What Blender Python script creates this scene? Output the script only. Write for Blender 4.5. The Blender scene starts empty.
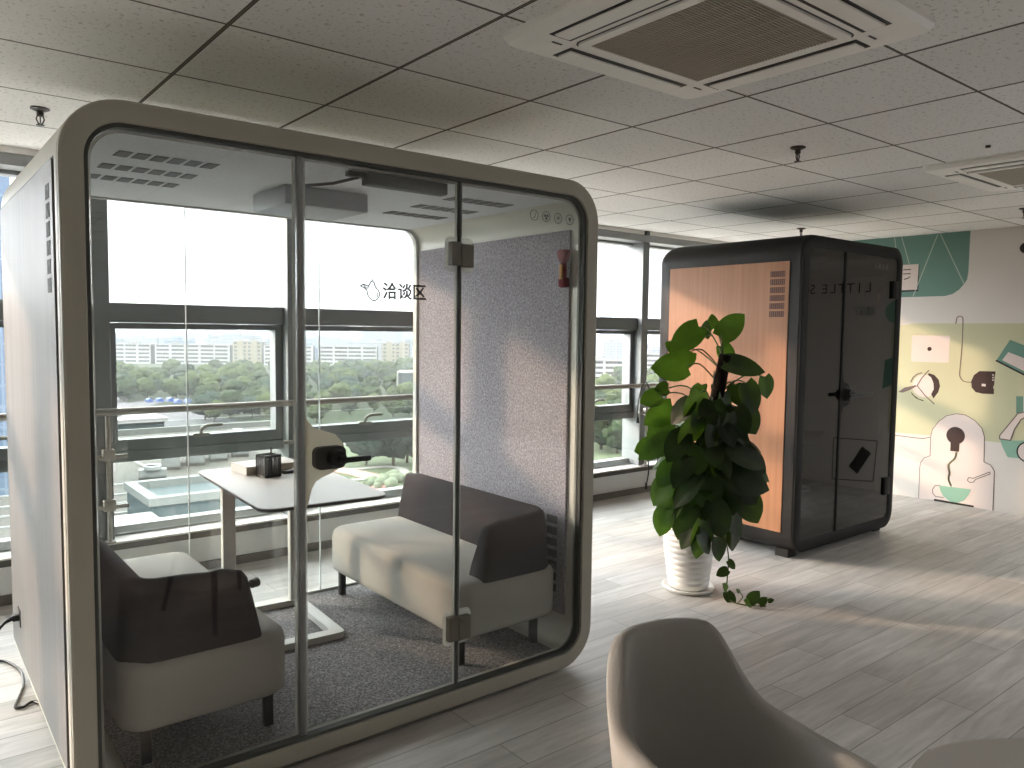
import bpy, bmesh, math, random
from mathutils import Vector, Matrix, noise
C = bpy.context.scene.collection
SC = bpy.context.scene
PI = math.pi
rnd = random.Random(7)
SKY, GLOW, SUN, HAZE = 4.9, 13.5, 2.0, .0008

# ------------------------------------------------------------------ materials
def lin(c):
    return tuple(((v/255)/12.92 if v/255 <= .04045 else ((v/255+.055)/1.055)**2.4) for v in c)

class NT:
    def __init__(s, name):
        s.m = bpy.data.materials.new(name); s.m.use_nodes = True
        s.t = s.m.node_tree; s.t.nodes.clear()
        s.out = s.n('ShaderNodeOutputMaterial')
    def n(s, typ, **kw):
        x = s.t.nodes.new(typ)
        for k, v in kw.items():
            if k in x.inputs: x.inputs[k].default_value = v
            else: setattr(x, k, v)
        return x
    def l(s, a, ao, b, bi):
        s.t.links.new(a.outputs[ao], b.inputs[bi]); return b
    def ramp(s, stops, interp='LINEAR'):
        r = s.n('ShaderNodeValToRGB'); cr = r.color_ramp; cr.interpolation = interp
        while len(cr.elements) < len(stops): cr.elements.new(.5)
        for e, (p, c) in zip(cr.elements, stops):
            e.position = p; e.color = tuple(c)+(1,) if len(c) == 3 else c
        return r

def M(name, rgb, rough=.5, metal=0, spec=.5, var=.0, vscale=4, bump=0, bscale=60, stretch=(1,1,1), srgb=True, coat=0, sub=0):
    """a principled surface with a soft noise variation of its colour and an optional fine bump"""
    s = NT(name)
    col = lin(rgb) if srgb else rgb
    p = s.n('ShaderNodeBsdfPrincipled', Roughness=rough, Metallic=metal)
    p.inputs['Specular IOR Level'].default_value = spec
    p.inputs['Coat Weight'].default_value = coat
    s.l(p, 'BSDF', s.out, 'Surface')
    tc = s.n('ShaderNodeTexCoord'); mp = s.n('ShaderNodeMapping'); mp.inputs['Scale'].default_value = stretch
    s.l(tc, 'Object', mp, 'Vector')
    nz = s.n('ShaderNodeTexNoise', Scale=vscale, Detail=4); s.l(mp, 'Vector', nz, 'Vector')
    r = s.ramp([(.25, tuple(max(0, c*(1-var)) for c in col)), (.75, tuple(min(1, c*(1+var)) for c in col))])
    s.l(nz, 'Fac', r, 'Fac'); s.l(r, 'Color', p, 'Base Color')
    if bump:
        n2 = s.n('ShaderNodeTexNoise', Scale=bscale, Detail=3); s.l(mp, 'Vector', n2, 'Vector')
        b = s.n('ShaderNodeBump', Strength=bump, Distance=.01); s.l(n2, 'Fac', b, 'Height'); s.l(b, 'Normal', p, 'Normal')
    return s.m

def glass(name, tint=(1,1,1), ior=1.45, refl=1.0):
    """thin architectural glass: see-through with a fresnel reflection"""
    s = NT(name)
    t = s.n('ShaderNodeBsdfTransparent'); t.inputs['Color'].default_value = tuple(tint)+(1,)
    g = s.n('ShaderNodeBsdfGlossy', Roughness=0.0); g.inputs['Color'].default_value = (refl, refl, refl, 1)
    f = s.n('ShaderNodeFresnel', IOR=ior)
    # same reflectance on both sides of the thin sheet
    geo = s.n('ShaderNodeNewGeometry'); 
    lw = s.n('ShaderNodeLayerWeight', Blend=.5)
    pw = s.n('ShaderNodeMath', operation='POWER'); pw.inputs[1].default_value = 5.0
    s.l(lw, 'Facing', pw, 0)
    r0 = ((ior-1)/(ior+1))**2
    ma = s.n('ShaderNodeMath', operation='MULTIPLY_ADD'); ma.inputs[1].default_value = 1-r0; ma.inputs[2].default_value = r0
    s.l(pw, 'Value', ma, 0)
    mx = s.n('ShaderNodeMixShader'); s.l(ma, 'Value', mx, 'Fac')
    s.t.links.new(t.outputs[0], mx.inputs[1]); s.t.links.new(g.outputs[0], mx.inputs[2])
    s.l(mx, 'Shader', s.out, 'Surface')
    s.t.nodes.remove(f); s.t.nodes.remove(geo)
    return s.m

def frosted(name, rgb, alpha):
    s = NT(name)
    d = s.n('ShaderNodeBsdfDiffuse'); d.inputs['Color'].default_value = lin(rgb)+(1,)
    tl = s.n('ShaderNodeBsdfTranslucent'); tl.inputs['Color'].default_value = lin(rgb)+(1,)
    a = s.n('ShaderNodeAddShader'); 
    h = s.n('ShaderNodeMixShader', Fac=.5); s.t.links.new(d.outputs[0], h.inputs[1]); s.t.links.new(tl.outputs[0], h.inputs[2])
    t = s.n('ShaderNodeBsdfTransparent')
    tc = s.n('ShaderNodeTexCoord'); nz = s.n('ShaderNodeTexNoise', Scale=300); s.l(tc, 'Object', nz, 'Vector')
    mr = s.n('ShaderNodeMapRange'); mr.inputs['To Min'].default_value = alpha-.08; mr.inputs['To Max'].default_value = min(1, alpha+.08); s.l(nz, 'Fac', mr, 'Value')
    mx = s.n('ShaderNodeMixShader'); s.l(mr, 'Result', mx, 'Fac')
    s.t.links.new(t.outputs[0], mx.inputs[1]); s.t.links.new(h.outputs[0], mx.inputs[2])
    s.l(mx, 'Shader', s.out, 'Surface'); s.t.nodes.remove(a)
    return s.m

def floor_mat():
    s = NT('grey_plank_vinyl')
    p = s.n('ShaderNodeBsdfPrincipled'); s.l(p, 'BSDF', s.out, 'Surface')
    p.inputs['Specular IOR Level'].default_value = .4
    tc = s.n('ShaderNodeTexCoord')
    mp = s.n('ShaderNodeMapping'); mp.inputs['Location'].default_value = (.3, -.066, 0); s.l(tc, 'Object', mp, 'Vector')
    br = s.n('ShaderNodeTexBrick', Scale=1.0); br.offset = .37; br.offset_frequency = 2
    br.inputs['Brick Width'].default_value = 1.22; br.inputs['Row Height'].default_value = .161
    br.inputs['Mortar Size'].default_value = .0026; br.inputs['Mortar Smooth'].default_value = .3
    br.inputs['Color1'].default_value = lin((200,197,194))+(1,); br.inputs['Color2'].default_value = lin((178,174,170))+(1,)
    br.inputs['Mortar'].default_value = lin((142,137,132))+(1,); br.inputs['Bias'].default_value = 0
    s.l(mp, 'Vector', br, 'Vector')
    m2 = s.n('ShaderNodeMapping'); m2.inputs['Scale'].default_value = (1.6, 14, 1); s.l(tc, 'Object', m2, 'Vector')
    nz = s.n('ShaderNodeTexNoise', Scale=1.6, Detail=7, Roughness=.65, Distortion=.5); s.l(m2, 'Vector', nz, 'Vector')
    r = s.ramp([(.3, (.72,.715,.71)), (.7, (1.16,1.155,1.15))]); s.l(nz, 'Fac', r, 'Fac')
    mx = s.n('ShaderNodeMix', data_type='RGBA', blend_type='MULTIPLY'); mx.inputs['Factor'].default_value = 1
    s.t.links.new(br.outputs['Color'], mx.inputs['A']); s.t.links.new(r.outputs['Color'], mx.inputs['B'])
    s.t.links.new(mx.outputs['Result'], p.inputs['Base Color'])
    r2 = s.ramp([(.3, (.42,.42,.42)), (.75, (.55,.55,.55))]); s.l(nz, 'Fac', r2, 'Fac'); s.l(r2, 'Color', p, 'Roughness')
    b = s.n('ShaderNodeBump', Strength=.08, Distance=.004); s.l(nz, 'Fac', b, 'Height'); s.l(b, 'Normal', p, 'Normal')
    return s.m

def ceiling_mat(tile, ox, oy):
    s = NT('mineral_fibre_ceiling_tiles')
    p = s.n('ShaderNodeBsdfPrincipled', Roughness=.9); s.l(p, 'BSDF', s.out, 'Surface')
    p.inputs['Specular IOR Level'].default_value = .1
    tc = s.n('ShaderNodeTexCoord'); sp = s.n('ShaderNodeSeparateXYZ'); s.l(tc, 'Object', sp, 'Vector')
    def line(axis, o, w):
        a = s.n('ShaderNodeMath', operation='SUBTRACT'); s.t.links.new(sp.outputs[axis], a.inputs[0]); a.inputs[1].default_value = o
        d = s.n('ShaderNodeMath', operation='PINGPONG'); s.l(a, 'Value', d, 0); d.inputs[1].default_value = tile/2
        c = s.n('ShaderNodeMath', operation='LESS_THAN'); s.l(d, 'Value', c, 0); c.inputs[1].default_value = w
        return c
    def mx2(a, b):
        m = s.n('ShaderNodeMath', operation='MAXIMUM'); s.l(a, 'Value', m, 0); s.l(b, 'Value', m, 1); return m
    wide = mx2(line('X', ox, .0075), line('Y', oy, .0055))
    inner = mx2(line('X', ox, .0022), line('Y', oy, .0012))
    vo = s.n('ShaderNodeTexNoise', Scale=60, Detail=2, Roughness=.7); s.l(tc, 'Object', vo, 'Vector')
    sr = s.ramp([(.0, lin((200,198,195))), (.34, lin((194,190,184))), (.40, lin((232,230,227))), (1, lin((234,232,229)))]); s.l(vo, 'Fac', sr, 'Fac')
    # each tile a hair lighter or darker than its neighbour
    fx = s.n('ShaderNodeVectorMath', operation='SUBTRACT'); s.l(tc, 'Object', fx, 0); fx.inputs[1].default_value = (ox, oy, 0)
    dv = s.n('ShaderNodeVectorMath', operation='DIVIDE'); s.l(fx, 'Vector', dv, 0); dv.inputs[1].default_value = (tile, tile, 1)
    fl = s.n('ShaderNodeVectorMath', operation='FLOOR'); s.l(dv, 'Vector', fl, 0)
    wn = s.n('ShaderNodeTexWhiteNoise', noise_dimensions='2D'); s.l(fl, 'Vector', wn, 'Vector')
    mr = s.n('ShaderNodeMapRange'); mr.inputs['To Min'].default_value = .93; mr.inputs['To Max'].default_value = 1.03; s.l(wn, 'Value', mr, 'Value')
    tm = s.n('ShaderNodeMix', data_type='RGBA', blend_type='MULTIPLY'); tm.inputs['Factor'].default_value = 1
    s.t.links.new(sr.outputs['Color'], tm.inputs['A']); s.t.links.new(mr.outputs['Result'], tm.inputs['B'])
    m1 = s.n('ShaderNodeMix', data_type='RGBA'); s.t.links.new(wide.outputs[0], m1.inputs['Factor'])
    s.t.links.new(tm.outputs['Result'], m1.inputs['A']); m1.inputs['B'].default_value = lin((92,87,78))+(1,)
    m2 = s.n('ShaderNodeMix', data_type='RGBA'); s.t.links.new(inner.outputs[0], m2.inputs['Factor'])
    s.t.links.new(m1.outputs['Result'], m2.inputs['A']); m2.inputs['B'].default_value = lin((120,115,106))+(1,)
    s.t.links.new(m2.outputs['Result'], p.inputs['Base Color'])
    b = s.n('ShaderNodeBump', Strength=.25, Distance=.004); s.l(vo, 'Fac', b, 'Height'); s.l(b, 'Normal', p, 'Normal')
    return s.m

def wood_mat(name, dark, light, rough=.5, scale=1.0):
    s = NT(name)
    p = s.n('ShaderNodeBsdfPrincipled', Roughness=rough); s.l(p, 'BSDF', s.out, 'Surface')
    tc = s.n('ShaderNodeTexCoord'); mp = s.n('ShaderNodeMapping'); mp.inputs['Scale'].default_value = (60*scale, 60*scale, 1.2*scale); s.l(tc, 'Object', mp, 'Vector')
    nz = s.n('ShaderNodeTexNoise', Scale=1.0, Detail=6, Roughness=.6); s.l(mp, 'Vector', nz, 'Vector')
    r = s.ramp([(.3, lin(dark)), (.7, lin(light))]); s.l(nz, 'Fac', r, 'Fac'); s.l(r, 'Color', p, 'Base Color')
    return s.m

def speckle_mat(name, cols, scale, rough=.95, bump=.4):
    s = NT(name)
    p = s.n('ShaderNodeBsdfPrincipled', Roughness=rough); s.l(p, 'BSDF', s.out, 'Surface'); p.inputs['Specular IOR Level'].default_value = .15
    tc = s.n('ShaderNodeTexCoord'); nz = s.n('ShaderNodeTexNoise', Scale=scale, Detail=3, Roughness=.75); s.l(tc, 'Object', nz, 'Vector')
    r = s.ramp([(.30+.4*i/(len(cols)-1), lin(c)) for i, c in enumerate(cols)]); s.l(nz, 'Fac', r, 'Fac'); s.l(r, 'Color', p, 'Base Color')
    if bump:
        b = s.n('ShaderNodeBump', Strength=bump, Distance=.004); s.l(nz, 'Fac', b, 'Height'); s.l(b, 'Normal', p, 'Normal')
    return s.m

def leaf_mat(name, a, b, trans):
    s = NT(name)
    p = s.n('ShaderNodeBsdfPrincipled', Roughness=.38); p.inputs['Specular IOR Level'].default_value = .35
    tl = s.n('ShaderNodeBsdfTranslucent')
    tc = s.n('ShaderNodeTexCoord'); nz = s.n('ShaderNodeTexNoise', Scale=9, Detail=3); s.l(tc, 'Object', nz, 'Vector')
    r = s.ramp([(.35, lin(a)), (.7, lin(b))]); s.l(nz, 'Fac', r, 'Fac'); s.l(r, 'Color', p, 'Base Color')
    r2 = s.ramp([(.3, lin((96,140,30))), (.7, lin((120,165,45)))]); s.l(nz, 'Fac', r2, 'Fac'); s.l(r2, 'Color', tl, 'Color')
    mx = s.n('ShaderNodeMixShader', Fac=trans); s.t.links.new(p.outputs[0], mx.inputs[1]); s.t.links.new(tl.outputs[0], mx.inputs[2])
    s.l(mx, 'Shader', s.out, 'Surface')
    return s.m

def facade_mat(name, wall, win, sx, sz, fx=.6, fz=.5):
    """rows of window openings on a painted wall"""
    s = NT(name)
    p = s.n('ShaderNodeBsdfPrincipled', Roughness=.8); s.l(p, 'BSDF', s.out, 'Surface'); p.inputs['Specular IOR Level'].default_value = .2
    tc = s.n('ShaderNodeTexCoord'); sp = s.n('ShaderNodeSeparateXYZ'); s.l(tc, 'Object', sp, 'Vector')
    def band(axis, size, f):
        d = s.n('ShaderNodeMath', operation='DIVIDE'); s.t.links.new(sp.outputs[axis], d.inputs[0]); d.inputs[1].default_value = size
        fr = s.n('ShaderNodeMath', operation='FRACT'); s.l(d, 'Value', fr, 0)
        c = s.n('ShaderNodeMath', operation='LESS_THAN'); s.l(fr, 'Value', c, 0); c.inputs[1].default_value = f
        return c
    a = band('X', sx, fx); b = band('Z', sz, fz)
    m = s.n('ShaderNodeMath', operation='MULTIPLY'); s.l(a, 'Value', m, 0); s.l(b, 'Value', m, 1)
    mx = s.n('ShaderNodeMix', data_type='RGBA'); s.t.links.new(m.outputs[0], mx.inputs['Factor'])
    mx.inputs['A'].default_value = lin(wall)+(1,); mx.inputs['B'].default_value = lin(win)+(1,)
    s.t.links.new(mx.outputs['Result'], p.inputs['Base Color'])
    return s.m

# ------------------------------------------------------------------ mesh builder
ORG = {}
class MB:
    def __init__(s): s.bm = bmesh.new()
    def faces(s, vs, fs):
        v = [s.bm.verts.new(p) for p in vs]
        for f in fs:
            try: s.bm.faces.new([v[i] for i in f])
            except ValueError: pass
        return s
    def box(s, x0, x1, y0, y1, z0, z1, bev=0, seg=2, mat=None):
        b = bmesh.new(); bmesh.ops.create_cube(b, size=1)
        for v in b.verts: v.co = Vector((x0+(v.co.x+.5)*(x1-x0), y0+(v.co.y+.5)*(y1-y0), z0+(v.co.z+.5)*(z1-z0)))
        if bev: bmesh.ops.bevel(b, geom=list(b.edges), offset=bev, segments=seg, profile=.5, affect='EDGES')
        s.add(b, mat); return s
    def add(s, b, mat=None):
        if mat: bmesh.ops.transform(b, matrix=mat, verts=b.verts)
        m = {v: s.bm.verts.new(v.co) for v in b.verts}
        for f in b.faces:
            try: s.bm.faces.new([m[v] for v in f.verts])
            except ValueError: pass
        b.free(); return s
    def loft(s, secs, closed=False, cap=True):
        rows = [[s.bm.verts.new(p) for p in sec] for sec in secs]; n = len(rows[0])
        pairs = list(zip(rows, rows[1:])) + ([(rows[-1], rows[0])] if closed else [])
        for a, b in pairs:
            for i in range(n):
                s.bm.faces.new((a[i], a[(i+1) % n], b[(i+1) % n], b[i]))
        if cap and not closed:
            s.bm.faces.new(rows[0][::-1]); s.bm.faces.new(rows[-1])
        return s
    def prism(s, poly, f0, f1):
        """poly of 2d points; f0/f1 turn one into a 3d point on either end face"""
        return s.loft([[f0(*p) for p in poly], [f1(*p) for p in poly]])
    def ring(s, outer, inner, f0, f1):
        return s.loft([[f0(*p) for p in outer], [f1(*p) for p in outer], [f1(*p) for p in inner], [f0(*p) for p in inner]], closed=True)
    def cyl(s, p0, p1, r0, r1=None, n=20):
        r1 = r0 if r1 is None else r1
        p0, p1 = Vector(p0), Vector(p1); d = (p1-p0).normalized()
        u = d.orthogonal().normalized(); w = d.cross(u)
        c = lambda p, r: [p+r*(math.cos(2*PI*i/n)*u+math.sin(2*PI*i/n)*w) for i in range(n)]
        return s.loft([c(p0, r0), c(p1, r1)])
    def tube(s, pts, r, n=8):
        pts = [Vector(p) for p in pts]; secs = []; u = None
        for i, p in enumerate(pts):
            d = (pts[min(i+1, len(pts)-1)]-pts[max(i-1, 0)]).normalized()
            u = d.orthogonal().normalized() if u is None else (u-d*u.dot(d)).normalized()
            w = d.cross(u); ri = r(i/(len(pts)-1)) if callable(r) else r
            secs.append([p+ri*(math.cos(2*PI*k/n)*u+math.sin(2*PI*k/n)*w) for k in range(n)])
        return s.loft(secs)
    def lathe(s, prof, cx, cy, n=40):
        secs = [[Vector((cx+r*math.cos(2*PI*i/n), cy+r*math.sin(2*PI*i/n), z)) for i in range(n)] for r, z in prof]
        return s.loft(secs)
    def build(s, name, mat, parent=None, smooth=True, angle=40, local=False):
        bmesh.ops.recalc_face_normals(s.bm, faces=s.bm.faces)
        me = bpy.data.meshes.new(name)
        if not local:
            if parent is not None: off = Vector(ORG[parent.name])
            else:
                xs = [v.co for v in s.bm.verts]
                off = Vector(((min(v.x for v in xs)+max(v.x for v in xs))/2, (min(v.y for v in xs)+max(v.y for v in xs))/2, min(v.z for v in xs)))
            for v in s.bm.verts: v.co -= off
        s.bm.to_mesh(me); s.bm.free()
        o = bpy.data.objects.new(name, me); C.objects.link(o)
        for m in (mat if isinstance(mat, (list, tuple)) else [mat]): me.materials.append(m)
        if smooth:
            me.polygons.foreach_set('use_smooth', [True]*len(me.polygons))
            try: me.set_sharp_from_angle(angle=math.radians(angle))
            except Exception: pass
        if parent is not None: o.parent = parent; ORG[o.name] = ORG[parent.name]
        elif not local: o.location = off; ORG[o.name] = tuple(off)
        else: ORG[o.name] = (0, 0, 0)
        return o

def tag(o, label=None, cat=None, group=None, kind=None):
    if label: o['label'] = label
    if cat: o['category'] = cat
    if group: o['group'] = group
    if kind: o['kind'] = kind
    return o
def thing(name, label, cat, loc, group=None, kind=None, rz=0):
    o = bpy.data.objects.new(name, None); C.objects.link(o); o.location = loc; o.rotation_euler = (0, 0, rz)
    o.empty_display_size = .1; ORG[o.name] = tuple(loc)
    return tag(o, label, cat, group, kind)
def struct(name, mb, mat, **kw):
    o = mb.build(name, mat, **kw); o['kind'] = 'structure'; return o
def dup(o, loc, rz=0, label=None, group=None, parent=None):
    c = o.copy(); C.objects.link(c)
    if parent is None:
        c.location = loc; c.rotation_euler = (0, 0, rz)
        if label: c['label'] = label
        if group: c['group'] = group
    else: c.parent = parent
    for ch in list(o.children): dup(ch, None, parent=c)
    return c

def rr(x0, x1, z0, z1, r, n=10):
    """rounded rectangle outline, the same number of points for any size"""
    out = []
    for cx, cz, a in ((x1-r, z1-r, 0), (x0+r, z1-r, 90), (x0+r, z0+r, 180), (x1-r, z0+r, 270)):
        for i in range(n+1):
            t = math.radians(a+90*i/n); out.append((cx+r*math.cos(t), cz+r*math.sin(t)))
    return out
def XZ(y): return lambda a, b: Vector((a, y, b))
def XY(z): return lambda a, b: Vector((a, b, z))
def YZ(x): return lambda a, b: Vector((x, a, b))

def text_mesh(body, size, name, mat, parent, place, depth=.0008, bold=0.0):
    """lettering as flat solid mesh; place(u, v, w) maps text coordinates (origin at the centre) to the world"""
    cu = bpy.data.curves.new(name, 'FONT'); cu.body = body; cu.size = size; cu.align_x = 'CENTER'; cu.align_y = 'CENTER'; cu.extrude = depth/2
    cu.resolution_u = 4; cu.offset = bold
    to = bpy.data.objects.new(name+'_src', cu); C.objects.link(to)
    dg = bpy.context.evaluated_depsgraph_get()
    me = bpy.data.meshes.new_from_object(to.evaluated_get(dg)); 
    bpy.data.objects.remove(to); bpy.data.curves.remove(cu)
    off = Vector(ORG[parent.name]) if parent else Vector((0, 0, 0))
    for v in me.vertices: v.co = place(v.co.x, v.co.y, v.co.z) - off
    me.name = name; me.materials.clear(); me.materials.append(mat)
    o = bpy.data.objects.new(name, me); C.objects.link(o)
    if parent: o.parent = parent; ORG[o.name] = ORG[parent.name]
    return o

def stroke(mb, pts, w, f0, f1, closed=False):
    """a drawn line: flat strips with round joints in a plane"""
    P = [Vector(p) for p in pts]
    if closed: P.append(P[0])
    for a, b in zip(P, P[1:]):
        d = b-a
        if d.length < 1e-6: continue
        n = Vector((-d.y, d.x)).normalized()*w/2
        mb.prism([a+n, a-n, b-n, b+n], f0, f1)
    for p in P:
        mb.prism([(p.x+w/2*math.cos(k*PI/3), p.y+w/2*math.sin(k*PI/3)) for k in range(6)], f0, f1)
    return mb
def smooth_path(pts, n=6):
    P = [Vector(p) for p in pts]; out = []
    for i in range(len(P)-1):
        p0, p1, p2, p3 = P[max(i-1, 0)], P[i], P[i+1], P[min(i+2, len(P)-1)]
        for k in range(n):
            t = k/n
            out.append(.5*((2*p1)+(p2-p0)*t+(2*p0-5*p1+4*p2-p3)*t*t+(3*p1-p0-3*p2+p3)*t**3))
    out.append(P[-1]); return out

# ------------------------------------------------------------------ shared materials
m_floor = floor_mat()
CZ = 2.432; TILE = .604
m_ceil = ceiling_mat(TILE, .845, 3.078)
m_wall = M('white_wall_paint', (214,208,202), .8, var=.02, bump=.03, bscale=120)
m_greywall = M('mid_grey_wall_paint', (150,146,142), .8, var=.02)
m_span = M('grey_white_spandrel_paint', (232,234,234), .6, var=.02)
m_skirt = M('grey_skirting', (112,108,104), .5, var=.05)
m_sill = M('white_stone_sill', (232,230,226), .3, var=.03, vscale=8)
m_silledge = M('dark_sill_edge', (74,72,68), .5, var=.08)
m_alu = M('dark_grey_aluminium', (118,122,124), .45, metal=.2, var=.03)
m_alu2 = M('mid_grey_aluminium', (150,152,152), .4, metal=.3, var=.03)
m_steel = M('brushed_steel', (150,146,140), .35, metal=.7, var=.05, stretch=(1,1,40))
m_wglass = glass('window_glass', (.945,.95,.945), 1.4)
m_cglass = glass('clear_booth_glass', (.965,.975,.97), 1.42)
m_dglass = glass('grey_tinted_booth_glass', (.46,.47,.47), 1.85)
m_bglass = glass('balustrade_glass', (.96,.985,.975), 1.35)
m_boothw = M('warm_white_powder_coat', (206,202,190), .45, var=.015, bump=.02, bscale=250)
m_boothin = M('white_booth_liner', (208,208,204), .6, var=.015)
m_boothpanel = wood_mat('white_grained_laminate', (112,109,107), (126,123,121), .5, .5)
m_gasket = M('grey_rubber_gasket', (74,76,72), .6, var=.05)
m_dgrey = M('dark_grey_plastic', (62,60,56), .45, var=.05)
m_black = M('black_plastic', (22,22,22), .4, var=.1)
m_felt = speckle_mat('grey_wool_felt', [(112,107,113), (160,154,160), (196,190,195)], 110, bump=.3)
m_carpet = speckle_mat('dark_grey_carpet', [(66,64,66), (128,125,127), (190,186,186)], 115, bump=.8)
m_seat = M('light_grey_upholstery', (172,168,161), .9, spec=.15, var=.03, bump=.15, bscale=400)
m_back = M('charcoal_upholstery', (54,48,50), .85, spec=.2, var=.05, bump=.15, bscale=400)
m_frost = frosted('frosted_edge_film', (214,210,200), .42)
m_vent = M('grey_vent_mesh', (118,119,120), .7, var=.1, bump=.4, bscale=300)
m_svent = M('dark_side_vent_mesh', (74,74,73), .7, var=.1, bump=.4, bscale=300)
m_booth_ceil = speckle_mat('pale_grey_acoustic_lining', [(214,216,219), (226,228,230), (234,235,237)], 70, bump=.15)
m_white = M('white_laminate', (200,196,193), .4, var=.01)
m_legw = M('white_table_metal', (205,203,198), .4, var=.02)
m_decal = M('dark_grey_vinyl_lettering', (66,66,68), .6, var=.05)

# ------------------------------------------------------------------ room shell
X0, X1, Y0, WB = -5.2, 7.43, -4.4, 4.9
struct('floor', MB().box(X0-.1, X1+.1, Y0-.1, WB+.25, -.12, 0), m_floor, smooth=False)
struct('ceiling', MB().box(X0-.1, X1+.1, Y0-.1, WB+.25, CZ, CZ+.1), m_ceil, smooth=False)
# put the object origins of floor and ceiling at the world origin so that the patterns sit where measured
for nm in ('floor', 'ceiling'):
    o = bpy.data.objects[nm]
    o.data.transform(Matrix.Translation(o.location)); o.location = (0, 0, 0)
RW0, RW1 = -2.7, .95
struct('wall_right', MB().box(X1, X1+.12, RW1, WB+.25, 0, CZ).box(X1, X1+.12, Y0-.1, RW0, 0, CZ).box(X1, X1+.12, RW0, RW1, 0, .3).box(X1, X1+.12, RW0, RW1, 2.3, CZ), m_wall, smooth=False)
struct('wall_left', MB().box(X0-.12, X0, Y0-.1, WB+.25, 0, CZ), m_wall, smooth=False)
struct('wall_front', MB().box(X0-.1, X1+.1, Y0-.12, Y0, 0, CZ), m_greywall, smooth=False)
struct('wall_back', MB().box(X0-.1, X1, WB, WB+.2, 0, .23), m_span, smooth=False)
struct('baseboard_back', MB().box(X0, X1, WB-.014, WB, 0, .056, .003), m_skirt, smooth=False)
sill = thing('trim_1', None, None, (1, 4.95, .23), kind='structure')
MB().box(X0-.1, X1, 4.868, 5.12, .234, .262, .004).build('window_sill', m_sill, sill, smooth=False)
MB().box(X0-.1, X1, 4.862, 4.878, .215, .250, .002).build('sill_edge', m_silledge, sill, smooth=False)
head = thing('trim_2', None, None, (1, 4.95, 2.33), kind='structure')
MB().box(X0-.1, X1, 4.872, 5.12, 2.338, CZ, .003).build('window_header', m_alu2, head, smooth=False)
MB().box(X0-.1, X1, 4.855, 4.873, 2.40, CZ, .002).build('ceiling_edge_strip', m_sill, head, smooth=False)
MB().box(5.41, 5.46, 4.835, 4.873, 2.395, 2.43, .003).build('blind_bracket', m_black, head, smooth=False)

# window bays: mullion, transom, sash, glass
XM = [2.078+1.138*k for k in range(-6, 5)]
MB_post = MB()
wn = 0
for i, xm in enumerate(XM):
    xn = xm+1.138
    wn += 1
    w = thing('window_%d' % wn, None, None, ((xm+xn)/2, 5.06, .26), kind='structure')
    a, b = xm+.04, min(xn-.04, X1)
    MB().box(xm-.043, xm+.043, 4.90, 5.12, .255, 2.34, .004).build('mullion', m_alu, w, smooth=False)
    fr = MB()
    fr.box(a, b, 5.03, 5.12, .255, .315, .003); fr.box(a, b, 5.03, 5.12, 2.315, 2.34, .003)
    fr.build('window_frame', m_alu2, w, smooth=False)
    MB().box(a, b, 4.955, 5.12, 1.528, 1.642, .004).build('transom', m_alu, w, smooth=False)
    MB().box(a, b, 4.985, 5.12, .705, .765, .003).build('lower_rail', m_alu, w, smooth=False)
    sa = MB()
    sa.ring([(a+.005, .768), (b-.005, .768), (b-.005, 1.526), (a+.005, 1.526)], [(a+.05, .835), (b-.05, .835), (b-.05, 1.492), (a+.05, 1.492)], XZ(4.995), XZ(5.09))
    so = sa.build('opening_sash', m_alu, w, smooth=False)
    cx = (a+b)/2
    hd = MB().box(cx-.055, cx+.045, 4.975, 4.997, .825, .848, .004)
    hd.tube(smooth_path([(cx-.01, 4.975, .845), (cx-.01, 4.962, .875), (cx+.015, 4.957, .893), (cx+.06, 4.955, .897), (cx+.115, 4.955, .897)], 4), .011, 8)
    hd.build('window_handle', m_steel, so)
    g = MB(); g.box(a, b, 5.083, 5.089, 1.642, 2.32); g.box(a+.05, b-.05, 5.05, 5.056, .835, 1.492); g.box(a, b, 5.083, 5.089, .31, .705)
    g.build('window_pane', m_wglass, w, smooth=False)

# unseen windows added in the right wall, behind the viewer, for fill light
for k in range(3):
    ya = RW0+k*(RW1-RW0)/3; yb = ya+(RW1-RW0)/3
    wn += 1
    w = thing('window_%d' % wn, None, None, (X1+.06, (ya+yb)/2, .8), kind='structure')
    MB().ring([(ya, .3), (yb, .3), (yb, 2.3), (ya, 2.3)], [(ya+.05, .35), (yb-.05, .35), (yb-.05, 2.25), (ya+.05, 2.25)], YZ(X1+.10), YZ(X1-.01)).build('window_frame', m_alu, w, smooth=False)
    MB().box(X1+.054, X1+.06, ya+.04, yb-.04, .34, 2.26).build('window_pane', m_wglass, w, smooth=False)

# balustrade in front of the windows
rail = thing('balustrade', 'steel handrail with clamp posts running along the whole window wall', 'railing', (1.0, 4.86, .26))
MB().cyl((X0, 4.845, 1.02), (X1, 4.845, 1.02), .021, n=16).build('handrail', m_steel, rail)
for xm in XM:
    if xm > X1-.1: continue
    x = xm+.0
    po = MB().cyl((x+.012, 4.866, .262), (x+.012, 4.866, 1.005), .013, n=12)
    po.cyl((x+.012, 4.866, .262), (x+.012, 4.866, .275), .03, n=12)
    p = po.build('post', m_steel, rail)
    for z in (.76, .47):
        MB().box(x-.02, x+.045, 4.845, 4.89, z-.02, z+.045, .006).box(x-.09, x+.115, 4.862, 4.885, z-.012, z+.012, .004).build('glass_clamp', m_steel, p)
    if x+1.1 < X1:
        MB().box(x+.055, x+1.138-.055, 4.868, 4.878, .31, .95).build('glass_panel', m_bglass, rail, smooth=False)

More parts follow.
